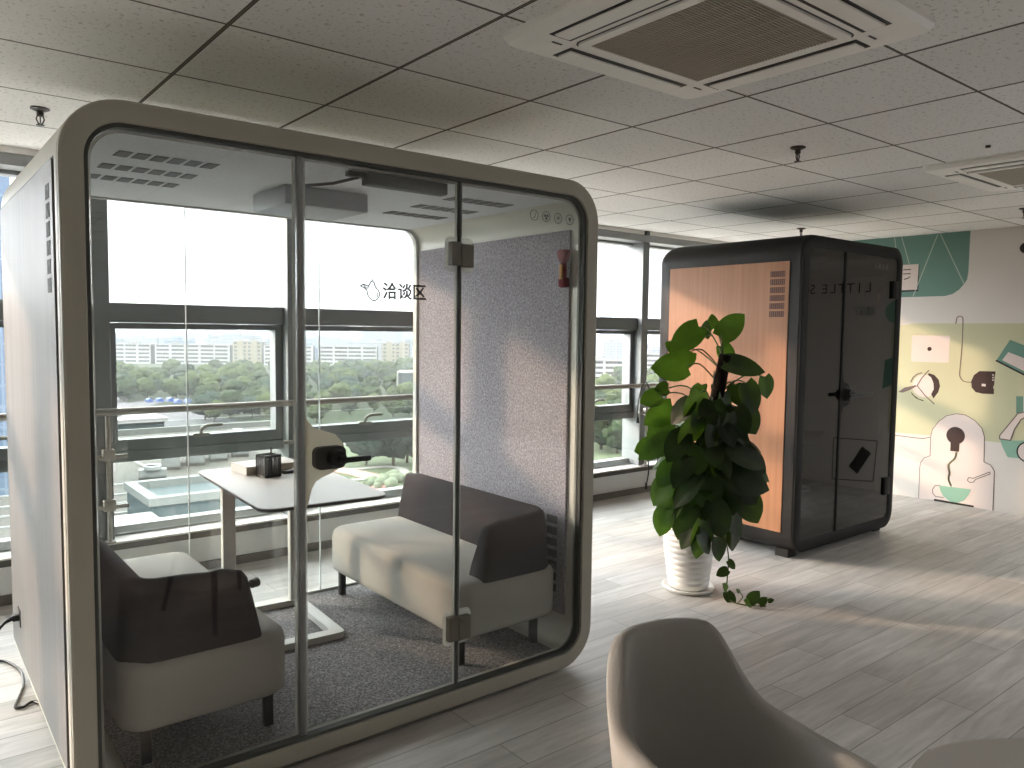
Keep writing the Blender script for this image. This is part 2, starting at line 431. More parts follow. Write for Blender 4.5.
# ------------------------------------------------------------------ white meeting booth
BX0, BX1, BF, BB, BT = .372, 2.452, 2.466, 3.90, 2.150
booth = thing('meeting_booth', 'large white glass-fronted meeting booth with rounded frame by the windows', 'booth', ((BX0+BX1)/2, (BF+BB)/2, 0))
TH = .066
def bring(d, y): return [Vector((a, y, b)) for a, b in rr(BX0+d, BX1-d, .012+d, BT-d, max(.175-d, .03), 12)]
secs = [bring(.002, BF+.016), bring(0, BF+.018), bring(0, BB-.075), bring(.012, BB-.03), bring(.035, BB-.008), bring(.06, BB),
        bring(TH+.008, BB), bring(TH+.008, BB-.035), bring(TH, BB-.036), bring(TH, BF+.016)]
MB().loft(secs, closed=True).build('frame_shell', m_boothw, booth, angle=28)
MB().loft([bring(.010, BF), bring(.003, BF+.004), bring(.0015, BF+.0155), bring(TH, BF+.0155), bring(TH, BF+.002), bring(TH-.003, BF)], closed=True).build('front_trim', M('shaded_front_trim', (176,172,159), .5, var=.015, bump=.02, bscale=250), booth, angle=28)  # front face coloured darker than the shell, its shade put into the colour
for x in (BX0+.25, BX1-.25):
    for y in (BF+.12, BB-.12): MB().cyl((x, y, 0), (x, y, .02), .035, n=16).build('levelling_foot', m_dgrey, booth)
# gasket and frosted strip round the glazed front
def crr(d, y): return [Vector((a, y, b)) for a, b in rr(BX0+d, BX1-d, .012+d, BT-d, max(.175-d, .03), 12)]
MB().loft([crr(TH, BF+.012), crr(TH+.012, BF+.012), crr(TH+.012, BF+.05), crr(TH, BF+.05)], closed=True).build('gasket', m_gasket, booth, angle=30)
GY = BF+.028
D1, D2 = 1.083, 1.729          # door edges along the front
fo = MB()
# frosted edge film, on the rear face of the panes
iL, iR, iB, iT = BX0+TH+.012, BX1-TH-.012, .012+TH+.012, BT-TH-.012
ro = .10
def half_left(d, x): # left pane outline with rounded outer corners
    pts = [(x-d, iB+d)]
    for cx, cz, a in ((iL+ro, iT-ro, 90), (iL+ro, iB+ro, 180)):
        pass
    out = [(x-d, iB+d), (x-d, iT-d)]
    for i in range(9): t = math.radians(90+90*i/8); out.append((iL+ro+(ro-d)*math.cos(t), iT-ro+(ro-d)*math.sin(t)))
    for i in range(9): t = math.radians(180+90*i/8); out.append((iL+ro+(ro-d)*math.cos(t), iB+ro+(ro-d)*math.sin(t)))
    return out
def half_right(d, x):
    out = [(x+d, iT-d), (x+d, iB+d)]
    for i in range(9): t = math.radians(270+90*i/8); out.append((iR-ro+(ro-d)*math.cos(t), iB+ro+(ro-d)*math.sin(t)))
    for i in range(9): t = math.radians(0+90*i/8); out.append((iR-ro+(ro-d)*math.cos(t), iT-ro+(ro-d)*math.sin(t)))
    return out
def rect(d, x0, x1): return [(x0+d, iB+d), (x1-d, iB+d), (x1-d, iT-d), (x0+d, iT-d)]
FW = .011
pl = MB().prism(half_left(0, D1-.014), XZ(GY), XZ(GY+.010)).build('fixed_glass', m_cglass, booth, smooth=False)
MB().ring(half_left(.001, D1-.014), half_left(FW, D1-.014), XZ(GY+.0105), XZ(GY+.0118)).build('frosted_border', m_frost, pl, smooth=False)
pr = MB().prism(half_right(0, D2+.006), XZ(GY), XZ(GY+.010)).build('fixed_glass', m_cglass, booth, smooth=False)
MB().ring(half_right(.001, D2+.006), half_right(FW, D2+.006), XZ(GY+.0105), XZ(GY+.0118)).build('frosted_border', m_frost, pr, smooth=False)
door = MB().prism(rect(0, D1+.011, D2-.006), XZ(GY), XZ(GY+.010)).build('glass_door', m_cglass, booth, smooth=False)
MB().ring(rect(.001, D1+.011, D2-.006), rect(FW, D1+.011, D2-.006), XZ(GY+.0105), XZ(GY+.0118)).build('frosted_border', m_frost, door, smooth=False)
MB().box(D1-.013, D1+.010, GY-.006, GY+.020, iB, iT, .003).build('door_seal', m_alu2, booth)
MB().box(D2-.006, D2+.006, GY-.003, GY+.016, iB, iT, .002).build('hinge_seal', m_gasket, booth)
# handle plate: a drop shaped film with the lock and lever
hp = [(1.0935, 1.215), (1.104, 1.188), (1.124, 1.164), (1.166, 1.15), (1.204, 1.137), (1.23, 1.11), (1.244, 1.07), (1.238, 1.042), (1.215, 1.012), (1.184, 0.998), (1.154, 0.989), (1.132, 0.976), (1.117, 0.953), (1.104, 0.905), (1.0935, 0.885)]
MB().prism(hp, XZ(GY-.0022), XZ(GY-.0006)).build('handle_plate', frosted('beige_handle_film', (226,220,204), .86), door, smooth=False)
lk = MB().prism(rr(1.118, 1.232, 1.020, 1.098, .022, 5), XZ(GY-.030), XZ(GY-.002))
lock = lk.build('door_lock', m_dgrey, door, angle=30)
MB().cyl((1.192, GY-.030, 1.058), (1.192, GY-.062, 1.058), .033, .028, 28).build('lock_rose', m_black, lock)
MB().cyl((1.200, GY-.060, 1.056), (1.200, GY-.082, 1.056), .014, .014, 14).box(1.192, 1.300, GY-.090, GY-.076, 1.046, 1.066, .005).build('lever_handle', m_black, lock)
MB().box(1.226, 1.245, GY+.012, GY+.04, 1.06, 1.10, .003).build('inside_latch', m_dgrey, lock)
def hinge(z0, z1, nm='hinge'):
    h = MB().box(D2-.046, D2-.001, GY-.016, GY+.026, z0, z1, .003).box(D2+.001, D2+.058, GY-.014, GY+.024, z0-.004, z1-.006, .003)
    h.box(D2-.004, D2+.012, GY-.019, GY-.012, z0+.022, z1-.026, .002)
    ho = h.build(nm, M('hinge_metal', (112,108,98), .5, metal=.2, var=.03), booth, smooth=False)
    f = MB().prism(rr(D2-.062, D2+.072, z0-.024, z1+.020, .025, 4), XZ(GY+.0105), XZ(GY+.0125))
    f.build('hinge_film', m_frost, ho, smooth=False)
hinge(1.752, 1.842); hinge(.275, .372)
# door closer
dc = MB().box(1.355, 1.700, 2.535, 2.585, 2.022, 2.066, .005)
dco = dc.build('door_closer', m_vent, booth)
MB().box(1.285, 1.365, 2.545, 2.575, 2.045, 2.064, .003).tube([(1.33, 2.56, 2.045), (1.30, 2.70, 2.040), (1.24, 2.86, 2.045)], .006).build('closer_arm', m_dgrey, dco)
# lettering and pictograms on the front glass
fz = GY-.0012
text_mesh('洽谈区', .062, 'door_lettering', m_decal, door, lambda u, v, w: Vector((1.484+u*1.0, fz+w, 1.638+v)), .0006, .0013)
bird = [(1.303, 1.655), (1.318, 1.650), (1.329, 1.641), (1.331, 1.627), (1.338, 1.615), (1.350, 1.607), (1.362, 1.606), (1.371, 1.612), (1.378, 1.622), (1.380, 1.633), (1.374, 1.643), (1.365, 1.651), (1.360, 1.661), (1.357, 1.671), (1.350, 1.675), (1.343, 1.671), (1.340, 1.662), (1.334, 1.658), (1.328, 1.656), (1.322, 1.660), (1.314, 1.662)]
sb = MB(); stroke(sb, bird, .0042, XZ(fz-.0003), XZ(fz+.0003), closed=True)
stroke(sb, [(1.314, 1.662), (1.322, 1.651), (1.331, 1.648), (1.337, 1.655)], .0036, XZ(fz-.0003), XZ(fz+.0003)); stroke(sb, [(1.366, 1.617), (1.372, 1.624), (1.371, 1.634)], .0034, XZ(fz-.0003), XZ(fz+.0003))
stroke(sb, [(1.349, 1.675), (1.351, 1.682)], .003, XZ(fz-.0003), XZ(fz+.0003)); stroke(sb, [(1.356, 1.606), (1.357, 1.600)], .003, XZ(fz-.0003), XZ(fz+.0003))
sb.build('bird_emblem', m_decal, door, smooth=False)
def pictograms(parent, xs, z, y, r, mat):
    for k, x in enumerate(xs):
        b = MB(); f0, f1 = XZ(y-.0003), XZ(y+.0003)
        stroke(b, [(x+r*math.cos(t*PI/10), z+r*math.sin(t*PI/10)) for t in range(20)], .0026, f0, f1, closed=True)
        q = r*.5
        if k == 0: stroke(b, [(x-q*.5, z-q), (x+q*.4, z-q*.8), (x+q*.6, z+q*.2), (x+q*.2, z+q), (x+q*.5, z+q*.5)], .0024, f0, f1)
        elif k == 1:
            for t in (90, 210, 330): b.prism([(x+q*.75*math.cos(math.radians(t+180))+.3*r*math.cos(a*PI/3), z+q*.75*math.sin(math.radians(t+180))+.3*r*math.sin(a*PI/3)) for a in range(6)], f0, f1)
        elif k == 2:
            b.prism([(x+.25*r*math.cos(a*PI/4), z+.25*r*math.sin(a*PI/4)) for a in range(8)], f0, f1)
            for a in range(8): stroke(b, [(x+.42*r*math.cos(a*PI/4), z+.42*r*math.sin(a*PI/4)), (x+.55*r*math.cos(a*PI/4), z+.55*r*math.sin(a*PI/4))], .002, f0, f1)
        else:
            b.prism([(x+.33*r*math.cos(a*PI/4), z+.1*r+.4*r*math.sin(a*PI/4)) for a in range(8)], f0, f1); stroke(b, [(x, z-.3*r), (x, z-.6*r)], .003, f0, f1)
        b.build('pictogram', mat, parent, smooth=False)
m_pict = M('grey_pictogram_film', (120,120,116), .6, var=.03)
pictograms(pr, (2.100, 2.166, 2.233, 2.300), 1.983, fz, .021, m_pict)
# inside: floor, ceiling, felt walls, rear glazing
inX0, inX1 = BX0+TH, BX1-TH
MB().box(inX0+.11, 2.268, BF+.05, BB-.055, .079, .090, .004).build('carpet', m_carpet, booth, smooth=False)
MB().box(inX0+.06, inX1-.06, BF+.05, BB-.05, BT-TH-.012, BT-TH-.001, .003).build('ceiling_lining', m_booth_ceil, booth, smooth=False)
cv = BT-TH-.0125
for nm, xs, ys, shear in (('ceiling_vent', (.60, .648, .50), (2.80, 3.05, 3.29), 0), ('ceiling_vent', (1.90, 1.648, .50), (2.78, 3.05, 3.31), 0)):
    for y in ys:
        vb = MB()
        for k in range(6):
            x = xs[0]+k*.056
            vb.box(x, x+.042, y, y+.095, cv-.002, cv, 0)
        vb.build(nm, m_vent, booth, smooth=False)
for sx in (0, 1):
    xw = inX1-.012 if sx else inX0
    MB().box(xw, xw+.012, BF+.105, BB-.075, .205, 1.955, .004).build('felt_wall', m_felt, booth, smooth=False)
    for k in range(7):
        z = .30+k*.053; xs = inX1-.0135 if sx else inX0+.012
        MB().box(xs, xs+.0015, BF+.16, BF+.23, z, z+.036).build('wall_vent', m_dgrey, booth, smooth=False)
# rear wall of three panes
rg = [(bx, bz) for bx, bz in rr(inX0-.001, inX1+.001, .077, BT-TH+.001, .105, 10)]
rgi = rr(inX0+.018, inX1-.018, .100, BT-TH-.020, .085, 10)
MB().ring(rg, rgi, XZ(BB-.05), XZ(BB-.034)).build('rear_frame', m_boothin, booth, smooth=False)
for x0, x1 in ((inX0+.005, 1.098), (1.103, 1.772), (1.777, inX1-.005)):
    MB().box(x0, x1, BB-.046, BB-.038, .09, BT-TH-.012).build('rear_glass', m_cglass, booth, smooth=False)
MB().box(1.0985, 1.1025, BB-.047, BB-.037, .10, 2.06).box(1.7725, 1.7765, BB-.047, BB-.037, .10, 2.06).build('glass_joint', M('clear_joint_strip', (222,226,226), .3, var=.01), booth, smooth=False)
# outer side panels with their vents
for sx in (0, 1):
    xo = BX1 if sx else BX0
    s_ = 1 if sx else -1
    MB().box(*sorted((xo-.001*s_, xo+.0015*s_)), BF+.055, BB-.085, .185, 1.975, 0).build('panel_shadow_gap', m_gasket, booth, smooth=False)
    sp = MB().box(*sorted((xo, xo+.0055*s_)), BF+.060, BB-.098, .192, 1.968, .0015).build('side_panel', m_boothpanel, booth, smooth=False)
    for k in range(6):
        z = 1.865-k*.0535
        MB().box(*sorted((xo+.0052*s_, xo+.0065*s_)), BF+.105, BF+.170, z, z+.042).build('side_vent', m_svent, sp, smooth=False)
    if not sx:
        MB().box(xo-.0085, xo-.005, BB-.365, BB-.30, .315, .385, .002).build('power_inlet', m_black, sp, smooth=False)
MB().box(1.235, 1.60, 2.99, 3.34, 1.995, BT-TH-.012, .006).build('ceiling_fan_housing', M('pale_grey_housing', (178,180,184), .5, var=.02), booth)

# cable from the booth's side to the floor
cb = thing('power_cable', 'thin black power cable plugged into the side panel of the white booth', 'cable', (.30, 3.63, 0))
MB().tube(smooth_path([(.352, 3.567, .35), (.325, 3.55, .35), (.30, 3.53, .335), (.262, 3.51, .30), (.225, 3.60, .20), (.22, 3.75, .06), (.27, 3.98, .008), (.335, 4.06, .007), (.372, 4.0, .007), (.398, 3.87, .007), (.388, 3.72, .007), (.352, 3.58, .007), (.338, 3.52, .007), (.362, 3.505, .007), (.388, 3.53, .007), (.405, 3.53, .007), (.43, 3.47, .007)], 6), .0055, 8).build('cord', m_black, cb)
MB().box(.340, .366, 3.553, 3.581, .337, .363, .004).cyl((.341, 3.567, .35), (.315, 3.543, .345), .011, .006, 10).build('plug', m_black, cb)

# ------------------------------------------------------------------ the two sofas
def sofa(name, label, flip):
    """L-backed two seater; built facing -x (back on the right wall), mirrored for the other side"""
    cx0 = 1.428
    fx = (lambda x: 2*cx0-x) if flip else (lambda x: x)
    SX0, SX1, SY0, SY1, Z0, Z1 = 1.79, 2.335, 2.555, 3.80, .225, .458
    t = thing(name, label, 'sofa', (fx(2.06), 3.18, .09), 'sofas inside the white booth')
    base = rr(SX0, SX1, SY0, SY1, .075, 8)
    def sect(d, z): return [Vector((fx(SX0+(x-SX0)*(SX1-SX0-2*d)/(SX1-SX0)+d), SY0+(y-SY0)*(SY1-SY0-2*d)/(SY1-SY0)+d, z)) for x, y in base]
    b = MB().loft([sect(.02, Z0), sect(.004, Z0+.014), sect(0, Z0+.04), sect(0, Z1-.045), sect(.006, Z1-.018), sect(.02, Z1-.004), sect(.05, Z1)])
    b.build('seat', m_seat, t, angle=50)
    # backrest and front arm in one upholstered L, wedge shaped in section
    bk = MB(); secs = []
    zt, zb = .708, Z1-.012
    # plan path of the L's inner face and outer face, from the arm tip round the corner to the far end
    path = []  # (centre point, normal pointing inwards, half thickness bottom, half thickness top, top height)
    ox, oy = SX1-.004, SY0+.004
    TB, TT = .115, .062
    def add(px, py, nx, ny, h, cap=1.0): path.append((px, py, nx, ny, h, cap))
    AT = 1.905 if flip else 1.925
    for k, s in enumerate((0, .012, .035, .08)): add(AT+s, oy, 0, 1, .672+.25*s if k else .655, (.35, .75, .95, 1)[k])
    for s in (.14, .22): add(AT+s, oy, 0, 1, .675+.1*s, 1)
    rc = .115
    for i in range(7):
        a = math.radians(-90+90*i/6)
        add(ox-rc+rc*math.cos(a), oy+rc+rc*math.sin(a), -math.cos(a), -math.sin(a), .700+.008*i/6, 1)
    for y in (2.85, 3.1, 3.4, 3.68): add(ox, y, -1, 0, .708, 1)
    for k, s in enumerate((.08, .035, .012, 0)): add(ox, 3.792-s, -1, 0, .700 if k < 3 else .690, (1, .95, .75, .35)[k])
    for (px, py, nx, ny, h, cap) in path:
        row = []
        # section: outer bottom, outer top, rounded crest, inner top, inner bottom
        tb, tt = TB, TT
        off = (1-cap)*.02
        prof = [(.0+off, zb), (.004+off, zb+.06), (.018+off, h-.045), (.026+off, h-.015), (.040, h-.002), (.058, h), (.076, h-.006), (.090-off, h-.024), (.098-off, h-.06), (.118-off, zb+.06), (.124-off, zb)]
        for d, z in prof:
            row.append(Vector((fx(px+nx*d), py+ny*d, z)))
        secs.append(row)
    # lean the tip of the arm outwards like a wedge
    for i, sh in ((0, .05), (1, .047), (2, .043), (3, .036)):
        for v in secs[i]:
            f = (v.z-zb)/(zt-zb); v.x += (fx(1)-fx(0))*sh*(f-.35)
    for i, sh in ((-1, .03), (-2, .028), (-3, .026), (-4, .02)):
        for v in secs[i]:
            f = (v.z-zb)/(zt-zb); v.y -= sh*(f-.3)
    bk.loft(secs); bko = bk.build('backrest', m_back, t, angle=60)
    for x in (SX0+.055, SX1-.085):
        for y in (SY0+.085, SY1-.06):
            MB().box(*sorted((fx(x-.016), fx(x+.016))), y-.016, y+.016, .09, Z0+.01, .004).build('leg', m_black, t)
    return t
sofa('sofa', 'grey sofa on right side of white booth, its charcoal back along the felt wall', False)
s2 = sofa('sofa', 'grey sofa at left of white booth, the back of its charcoal arm facing the glass', True)
MB().tube([(.90, 2.66, .60), (.95, 2.69, .60), (.985, 2.70, .592)], .006, 8).cyl((.980, 2.70, .592), (1.004, 2.712, .592), .015, .017, 16).build('knob', m_black, s2)

# ------------------------------------------------------------------ table in the booth
tb = thing('table', 'white rectangular table with dark edge between the two sofas', 'table', (1.40, 3.40, .09), rz=math.radians(-3.2))
tl = MB().loft([[Vector((a, b, z)) for a, b in rr(-.275+d, .275-d, -.505+d, .505-d, .06-d, 6)] for d, z in ((.012, .694), (.004, .697), (.0, .702), (.0, .7085))])
tl.build('table_edge', M('dark_table_edge', (70,58,58), .5, var=.05), tb, local=True, angle=30)
MB().loft([[Vector((a, b, z)) for a, b in rr(-.274, .274, -.504, .504, .059, 6)] for z in (.7085, .712)]).build('table_top', m_white, tb, local=True, smooth=False)
for x in (-.165, .165):
    MB().box(x-.031, x+.031, .335, .375, .03, .694, .005).build('leg', m_legw, tb, local=True)
ft = MB()
ft.ring(rr(-.205, .205, -.195, .40, .03, 4), rr(-.150, .150, -.135, .34, .012, 4), XY(.001), XY(.030))
ft.build('base_frame', m_legw, tb, local=True, angle=30)
def on_table(x, y): # table space to world
    a = math.radians(-3.2); return 1.40+x*math.cos(a)-y*math.sin(a), 3.40+x*math.sin(a)+y*math.cos(a)
TZ = .802+.0006
bx, by = 1.435, 3.735
bk = thing('book', 'thick pale book lying flat on the white booth table', 'book', (bx, by, TZ), rz=math.radians(4))
MB().box(-.135, .135, -.085, .085, .004, .038, .001).build('page_block', M('cream_book_pages', (196,180,160), .8, var=.08, vscale=3, stretch=(1,1,80)), bk, local=True, smooth=False)
MB().box(-.14, .14, -.09, .09, 0, .004, .001).box(-.14, .14, -.09, .09, .038, .042, .001).box(-.14, -.136, -.09, .09, 0, .042, .001).build('cover', m_white, bk, local=True, smooth=False)
pc = thing('pencil_cup', 'black square mesh pencil cup standing on the booth table', 'pencil holder', (1.385, 3.575, TZ), rz=math.radians(10))
cup = MB(); hw, hh = .042, .105
cup.ring([(-hw, -hw), (hw, -hw), (hw, hw), (-hw, hw)], [(-hw+.003, -hw+.003), (hw-.003, -hw+.003), (hw-.003, hw-.003), (-hw+.003, hw-.003)], XY(hh-.010), XY(hh))
cup.ring([(-hw, -hw), (hw, -hw), (hw, hw), (-hw, hw)], [(-hw+.003, -hw+.003), (hw-.003, -hw+.003), (hw-.003, hw-.003), (-hw+.003, hw-.003)], XY(0), XY(.010))
cup.box(-hw, hw, -hw, hw, 0, .003)
for sgx, sgy in ((1, 1), (1, -1), (-1, 1), (-1, -1)): cup.box(*sorted((sgx*hw, sgx*(hw-.004))), *sorted((sgy*hw, sgy*(hw-.004))), 0, hh)
cup.build('cup_frame', m_black, pc, local=True, smooth=False)
ms = MB()
for k in range(13):
    q = -hw+.003+k*(2*hw-.006)/12
    for sg in (1, -1):
        ms.box(q-.0011, q+.0011, *sorted((sg*hw, sg*(hw-.0015))), .008, hh-.006); ms.box(*sorted((sg*hw, sg*(hw-.0015))), q-.0011, q+.0011, .008, hh-.006)
for k in range(15):
    z = .01+k*.006
    for sg in (1, -1):
        ms.box(-hw, hw, *sorted((sg*hw, sg*(hw-.0015))), z, z+.0018); ms.box(*sorted((sg*hw, sg*(hw-.0015))), -hw, hw, z, z+.0018)
ms.build('wire_mesh', m_black, pc, local=True, smooth=False)
tag(MB().cyl((1.388, 3.585, TZ+.004), (1.405, 3.59, TZ+.135), .004, .004, 8).build('pencil', m_dgrey), 'pencil standing upright in the black mesh cup', 'pencil')
tag(MB().box(1.372, 1.388, 3.545, 3.605, TZ+.004, TZ+.085, .003).build('notepad', M('grey_notepad', (120,124,124), .7, var=.05)), 'grey pad of paper tucked inside the mesh cup', 'notepad')
tag(MB().box(1.46, 1.565, 3.585, 3.615, TZ, TZ+.016, .006).build('remote_control', m_black), 'small black remote lying beside the mesh cup and book', 'remote')

# emergency hammer on the felt wall
hm = thing('emergency_hammer', 'red emergency hammer in its holder on the felt wall of the white booth', 'hammer', (2.37, 2.585, 1.70))
m_red = M('dark_red_plastic', (112,18,32), .6, spec=.1, var=.06)
MB().box(2.335, 2.373, 2.562, 2.605, 1.70, 1.745, .010).tube(smooth_path([(2.352, 2.584, 1.72), (2.352, 2.584, 1.78), (2.350, 2.584, 1.83)], 4), .016, 10).build('handle', m_red, hm)
MB().loft([[Vector((2.352+a, 2.584+b, z)) for a, b in rr(-.018, .018, -w, w, .012, 4)] for w, z in ((.017, 1.812), (.030, 1.838), (.034, 1.853), (.026, 1.866))]).build('head', m_red, hm, angle=60)
MB().box(2.330, 2.338, 2.574, 2.590, 1.735, 1.800, .002).build('label_strip', M('orange_strip', (196,140,70), .6, var=.05), hm)

# ------------------------------------------------------------------ dark phone booth
DX0, DX1, DF, DB, DT, DZ = 4.628, 6.005, 2.79, 4.03, 2.160, .042
pb = thing('phone_booth', 'dark brown office booth with timber side panel and tinted glass door', 'booth', ((DX0+DX1)/2, (DF+DB)/2, 0))
m_dshell = M('dark_bronze_powder_coat', (38,35,33), .5, spec=.2, var=.03, bump=.02, bscale=250)
m_dblack = M('black_front_trim', (18,17,16), .5, spec=.2, var=.05)
m_vrec = M('dark_brown_vent_recess', (74,48,38), .7, var=.1); m_vslat = M('brown_vent_slats', (122,84,64), .6, var=.1)
m_oak = wood_mat('oak_veneer', (150,98,62), (168,114,76), .5, .6)
def dring(d, y, r=.13): return [Vector((a, y, b)) for a, b in rr(DX0+d, DX1-d, DZ+d, DT-d, max(r-d, .02), 10)]
MB().loft([dring(.006, DF+.012), dring(0, DF+.02), dring(0, DB-.13), dring(.006, DB-.09), dring(.02, DB-.05), dring(.042, DB-.02), dring(.07, DB-.006), dring(.10, DB),
           dring(.10, DB-.05), dring(.062, DB-.06), dring(.062, DF+.012)], closed=True).build('frame_shell', m_dshell, pb, angle=32)
MB().loft([dring(.012, DF), dring(.003, DF+.004), dring(.003, DF+.0125), dring(.085, DF+.0125), dring(.085, DF+.004), dring(.078, DF)], closed=True).build('front_trim', m_dblack, pb, angle=30)
MB().loft([dring(.100, DB-.05, .14), dring(.100, DB-.02, .14)]).build('rear_wall', m_dshell, pb, smooth=False)
for sx in (0, 1):
    xo = DX1 if sx else DX0; s_ = 1 if sx else -1
    MB().box(*sorted((xo-.001*s_, xo+.0012*s_)), DF+.088, DB-.138, .172, 1.992, 0).build('panel_shadow_gap', m_dblack, pb, smooth=False)
    spn = MB().box(*sorted((xo, xo+.005*s_)), DF+.094, DB-.144, .178, 1.986, .001).build('side_panel', m_oak, pb, smooth=False)
    for k in range(6):
        z = 1.885-k*.053; vb = MB()
        vb.box(*sorted((xo+.0046*s_, xo+.0056*s_)), DF+.125, DF+.235, z, z+.038); nf = len(vb.bm.faces)
        for j in range(7):
            y = DF+.128+j*.0152
            vb.box(*sorted((xo+.005*s_, xo+.0072*s_)), y, y+.0085, z+.003, z+.035)
        vb.bm.faces.ensure_lookup_table()
        for fc in vb.bm.faces[nf:]: fc.material_index = 1
        vb.build('side_vent', [m_vrec, m_vslat], spn, smooth=False)
for x in (DX0+.10, DX1-.10):
    for y in (DF+.115, DB-.12):
        MB().box(x-.05, x+.05, y-.05, y+.05, 0, DZ+.012, .004).build('foot', m_dshell, pb, smooth=False)
gd = DF+.006
MB().loft([dring(.084, gd, .15), dring(.084, gd+.008, .15)]).build('front_glass', m_dglass, pb, smooth=False)
DM = 5.165
MB().box(DM-.011, DM+.011, gd-.006, gd+.016, DZ+.08, DT-.08, .002).build('door_edge', m_dblack, pb)
dl = MB().prism([(DM+.01+.001, 1.255), (DM+.02, 1.20)]+[(5.225+.075*math.cos(math.radians(110-220*i/12)), 1.088+.085*math.sin(math.radians(110-220*i/12))) for i in range(13)]+[(DM+.02, .98), (DM+.011, .92)], XZ(gd-.006), XZ(gd-.001)).build('handle_plate', m_dblack, pb, smooth=False)
MB().cyl((5.235, gd-.006, 1.085), (5.235, gd-.05, 1.085), .05, .04, 22).cyl((5.235, gd-.045, 1.085), (5.235, gd-.075, 1.085), .018, .018, 12).box(5.15, 5.47, gd-.085, gd-.066, 1.072, 1.098, .006).build('lever_handle', m_black, dl)
for z in (.30, 1.78):
    MB().box(5.84, 5.925, gd-.016, gd+.02, z, z+.13, .004).build('hinge', m_dblack, pb)
MB().cyl((DX1-.002, DF+.10, 1.955), (DX1+.035, DF+.10, 1.955), .02, .02, 12).build('side_knob', m_black, pb)
m_ddec = M('dark_film_lettering', (20,20,20), .6, var=.05); m_ddec2 = M('pale_film_pictograms', (120,118,112), .6, var=.05)
text_mesh('洽谈区', .072, 'door_lettering', m_ddec, pb, lambda u, v, w: Vector((5.505+u, gd-.0012+w, 1.675+v)), .0006)
sb = MB(); stroke(sb, [(5.325+(x-1.303)*1.0, 1.675+(z-1.638)*.9) for x, z in bird], .003, XZ(gd-.0015), XZ(gd-.0009), closed=True); sb.build('bird_emblem', m_ddec, pb, smooth=False)
pictograms(pb, (5.59, 5.645, 5.70, 5.755), 2.005, gd-.0012, .017, m_ddec2)
MB().box(5.56, 5.76, gd+.02, gd+.05, 2.055, 2.075, .003).build('door_closer', m_vent, pb)
# inside
MB().box(DX0+.062, DX1-.062, DF+.03, DB-.06, DZ+.062, DZ+.075).build('floor_mat', m_carpet, pb, smooth=False)
m_dfelt = speckle_mat('charcoal_wool_felt', [(70,68,70), (100,97,98), (122,118,118)], 130, bump=.3)
MB().box(DX0+.10, DX1-.10, DB-.075, DB-.06, .25, 2.0, .004).build('rear_felt', m_dfelt, pb, smooth=False)
for x in (DX0+.063, DX1-.075): MB().box(x, x+.012, DF+.10, DB-.10, .25, 1.95, .004).build('felt_wall', m_dfelt, pb, smooth=False)
MB().box(5.06, 5.55, 3.15, 3.5, DT-.11, DT-.063, .006).build('ceiling_fan_housing', m_vent, pb)
hm2 = dup(hm, (DX1-.105, DF+.115, 1.72), label='red emergency hammer inside the dark booth behind its tinted glass', group=None)

st = thing('swivel_stool', 'grey shell seat stool on round base inside the dark booth', 'stool', (5.42, 3.34, DZ+.075))
MB().lathe([(.001, .001), (.205, .001), (.21, .008), (.19, .016), (.05, .028), (.03, .05), (.001, .05)], 0, 0, 36).build('base', M('grey_lacquer', (126,124,120), .35, var=.02), st, local=True)
MB().cyl((0, 0, .04), (0, 0, .54), .026, .024, 16).build('column', m_steel, st, local=True)
MB().tube([(.165*math.cos(2*PI*i/28), .165*math.sin(2*PI*i/28), .20) for i in range(29)], .011, 8).tube([(-.165, 0, .20), (.165, 0, .20)], .008, 8).build('footrest', m_steel, st, local=True)
g = MB(); rows = []
for j in range(11):
    v = j/10
    y = -.20+.36*min(v/.62, 1) + (.05*((v-.62)/.38) if v > .62 else 0)
    z = .56+.02*(1-min(v/.3, 1)) + (0 if v < .45 else .30*((v-.45)/.55)**1.4)
    hwid = .20*(1-.25*max(0, v-.7)/.3)
    rows.append([Vector((hwid*(i/5-1), y, z+.07*abs(i/5-1)**2.5)) for i in range(11)])
g.faces([p for r in rows for p in r], [(j*11+i, j*11+i+1, (j+1)*11+i+1, (j+1)*11+i) for j in range(10) for i in range(10)])
so = g.build('seat_shell', M('grey_seat_shell', (150,147,142), .5, var=.02), st, local=True)
md = so.modifiers.new('t', 'SOLIDIFY'); md.thickness = .022; md.offset = 0
md = so.modifiers.new('s', 'SUBSURF'); md.levels = md.render_levels = 1

# ------------------------------------------------------------------ mural on the right wall
mu = thing('wall_mural', 'painted mural of cafe drawings in greens and white on the wall beside dark booth', 'mural', (X1, 2.4, 0))
def pc_(rgb, nm): return M(nm, rgb, .8, var=.015)
mm = {'green': pc_((106,140,130), 'mural_deep_green'), 'lite': pc_((194,193,160), 'mural_pale_green'), 'white': pc_((220,206,200), 'mural_white'), 'brown': pc_((62,44,40), 'mural_brown'),
      'line': pc_((120,104,100), 'mural_outline'), 'mint': pc_((136,176,156), 'mural_mint'), 'teal': pc_((104,142,128), 'mural_teal'), 'pale': pc_((176,190,178), 'mural_pale_line'), 'blk': pc_((44,38,36), 'mural_black'), 'cream': pc_((206,204,178), 'mural_cream')}
def mlayer(k): return YZ(X1-.0002), YZ(X1-.0010-.0006*k)
def mpoly(nm, pts, mat, k): 
    f0, f1 = mlayer(k); return MB().prism([(y, max(z, .001)) for y, z in pts], f0, f1).build(nm, mm[mat], mu, smooth=False)
def mline(nm, lines, w, mat, k):
    f0, f1 = mlayer(k); b = MB()
    for pts in lines: stroke(b, [(y, max(z, .004)) for y, z in pts], w, f0, f1)
    return b.build(nm, mm[mat], mu, smooth=False)
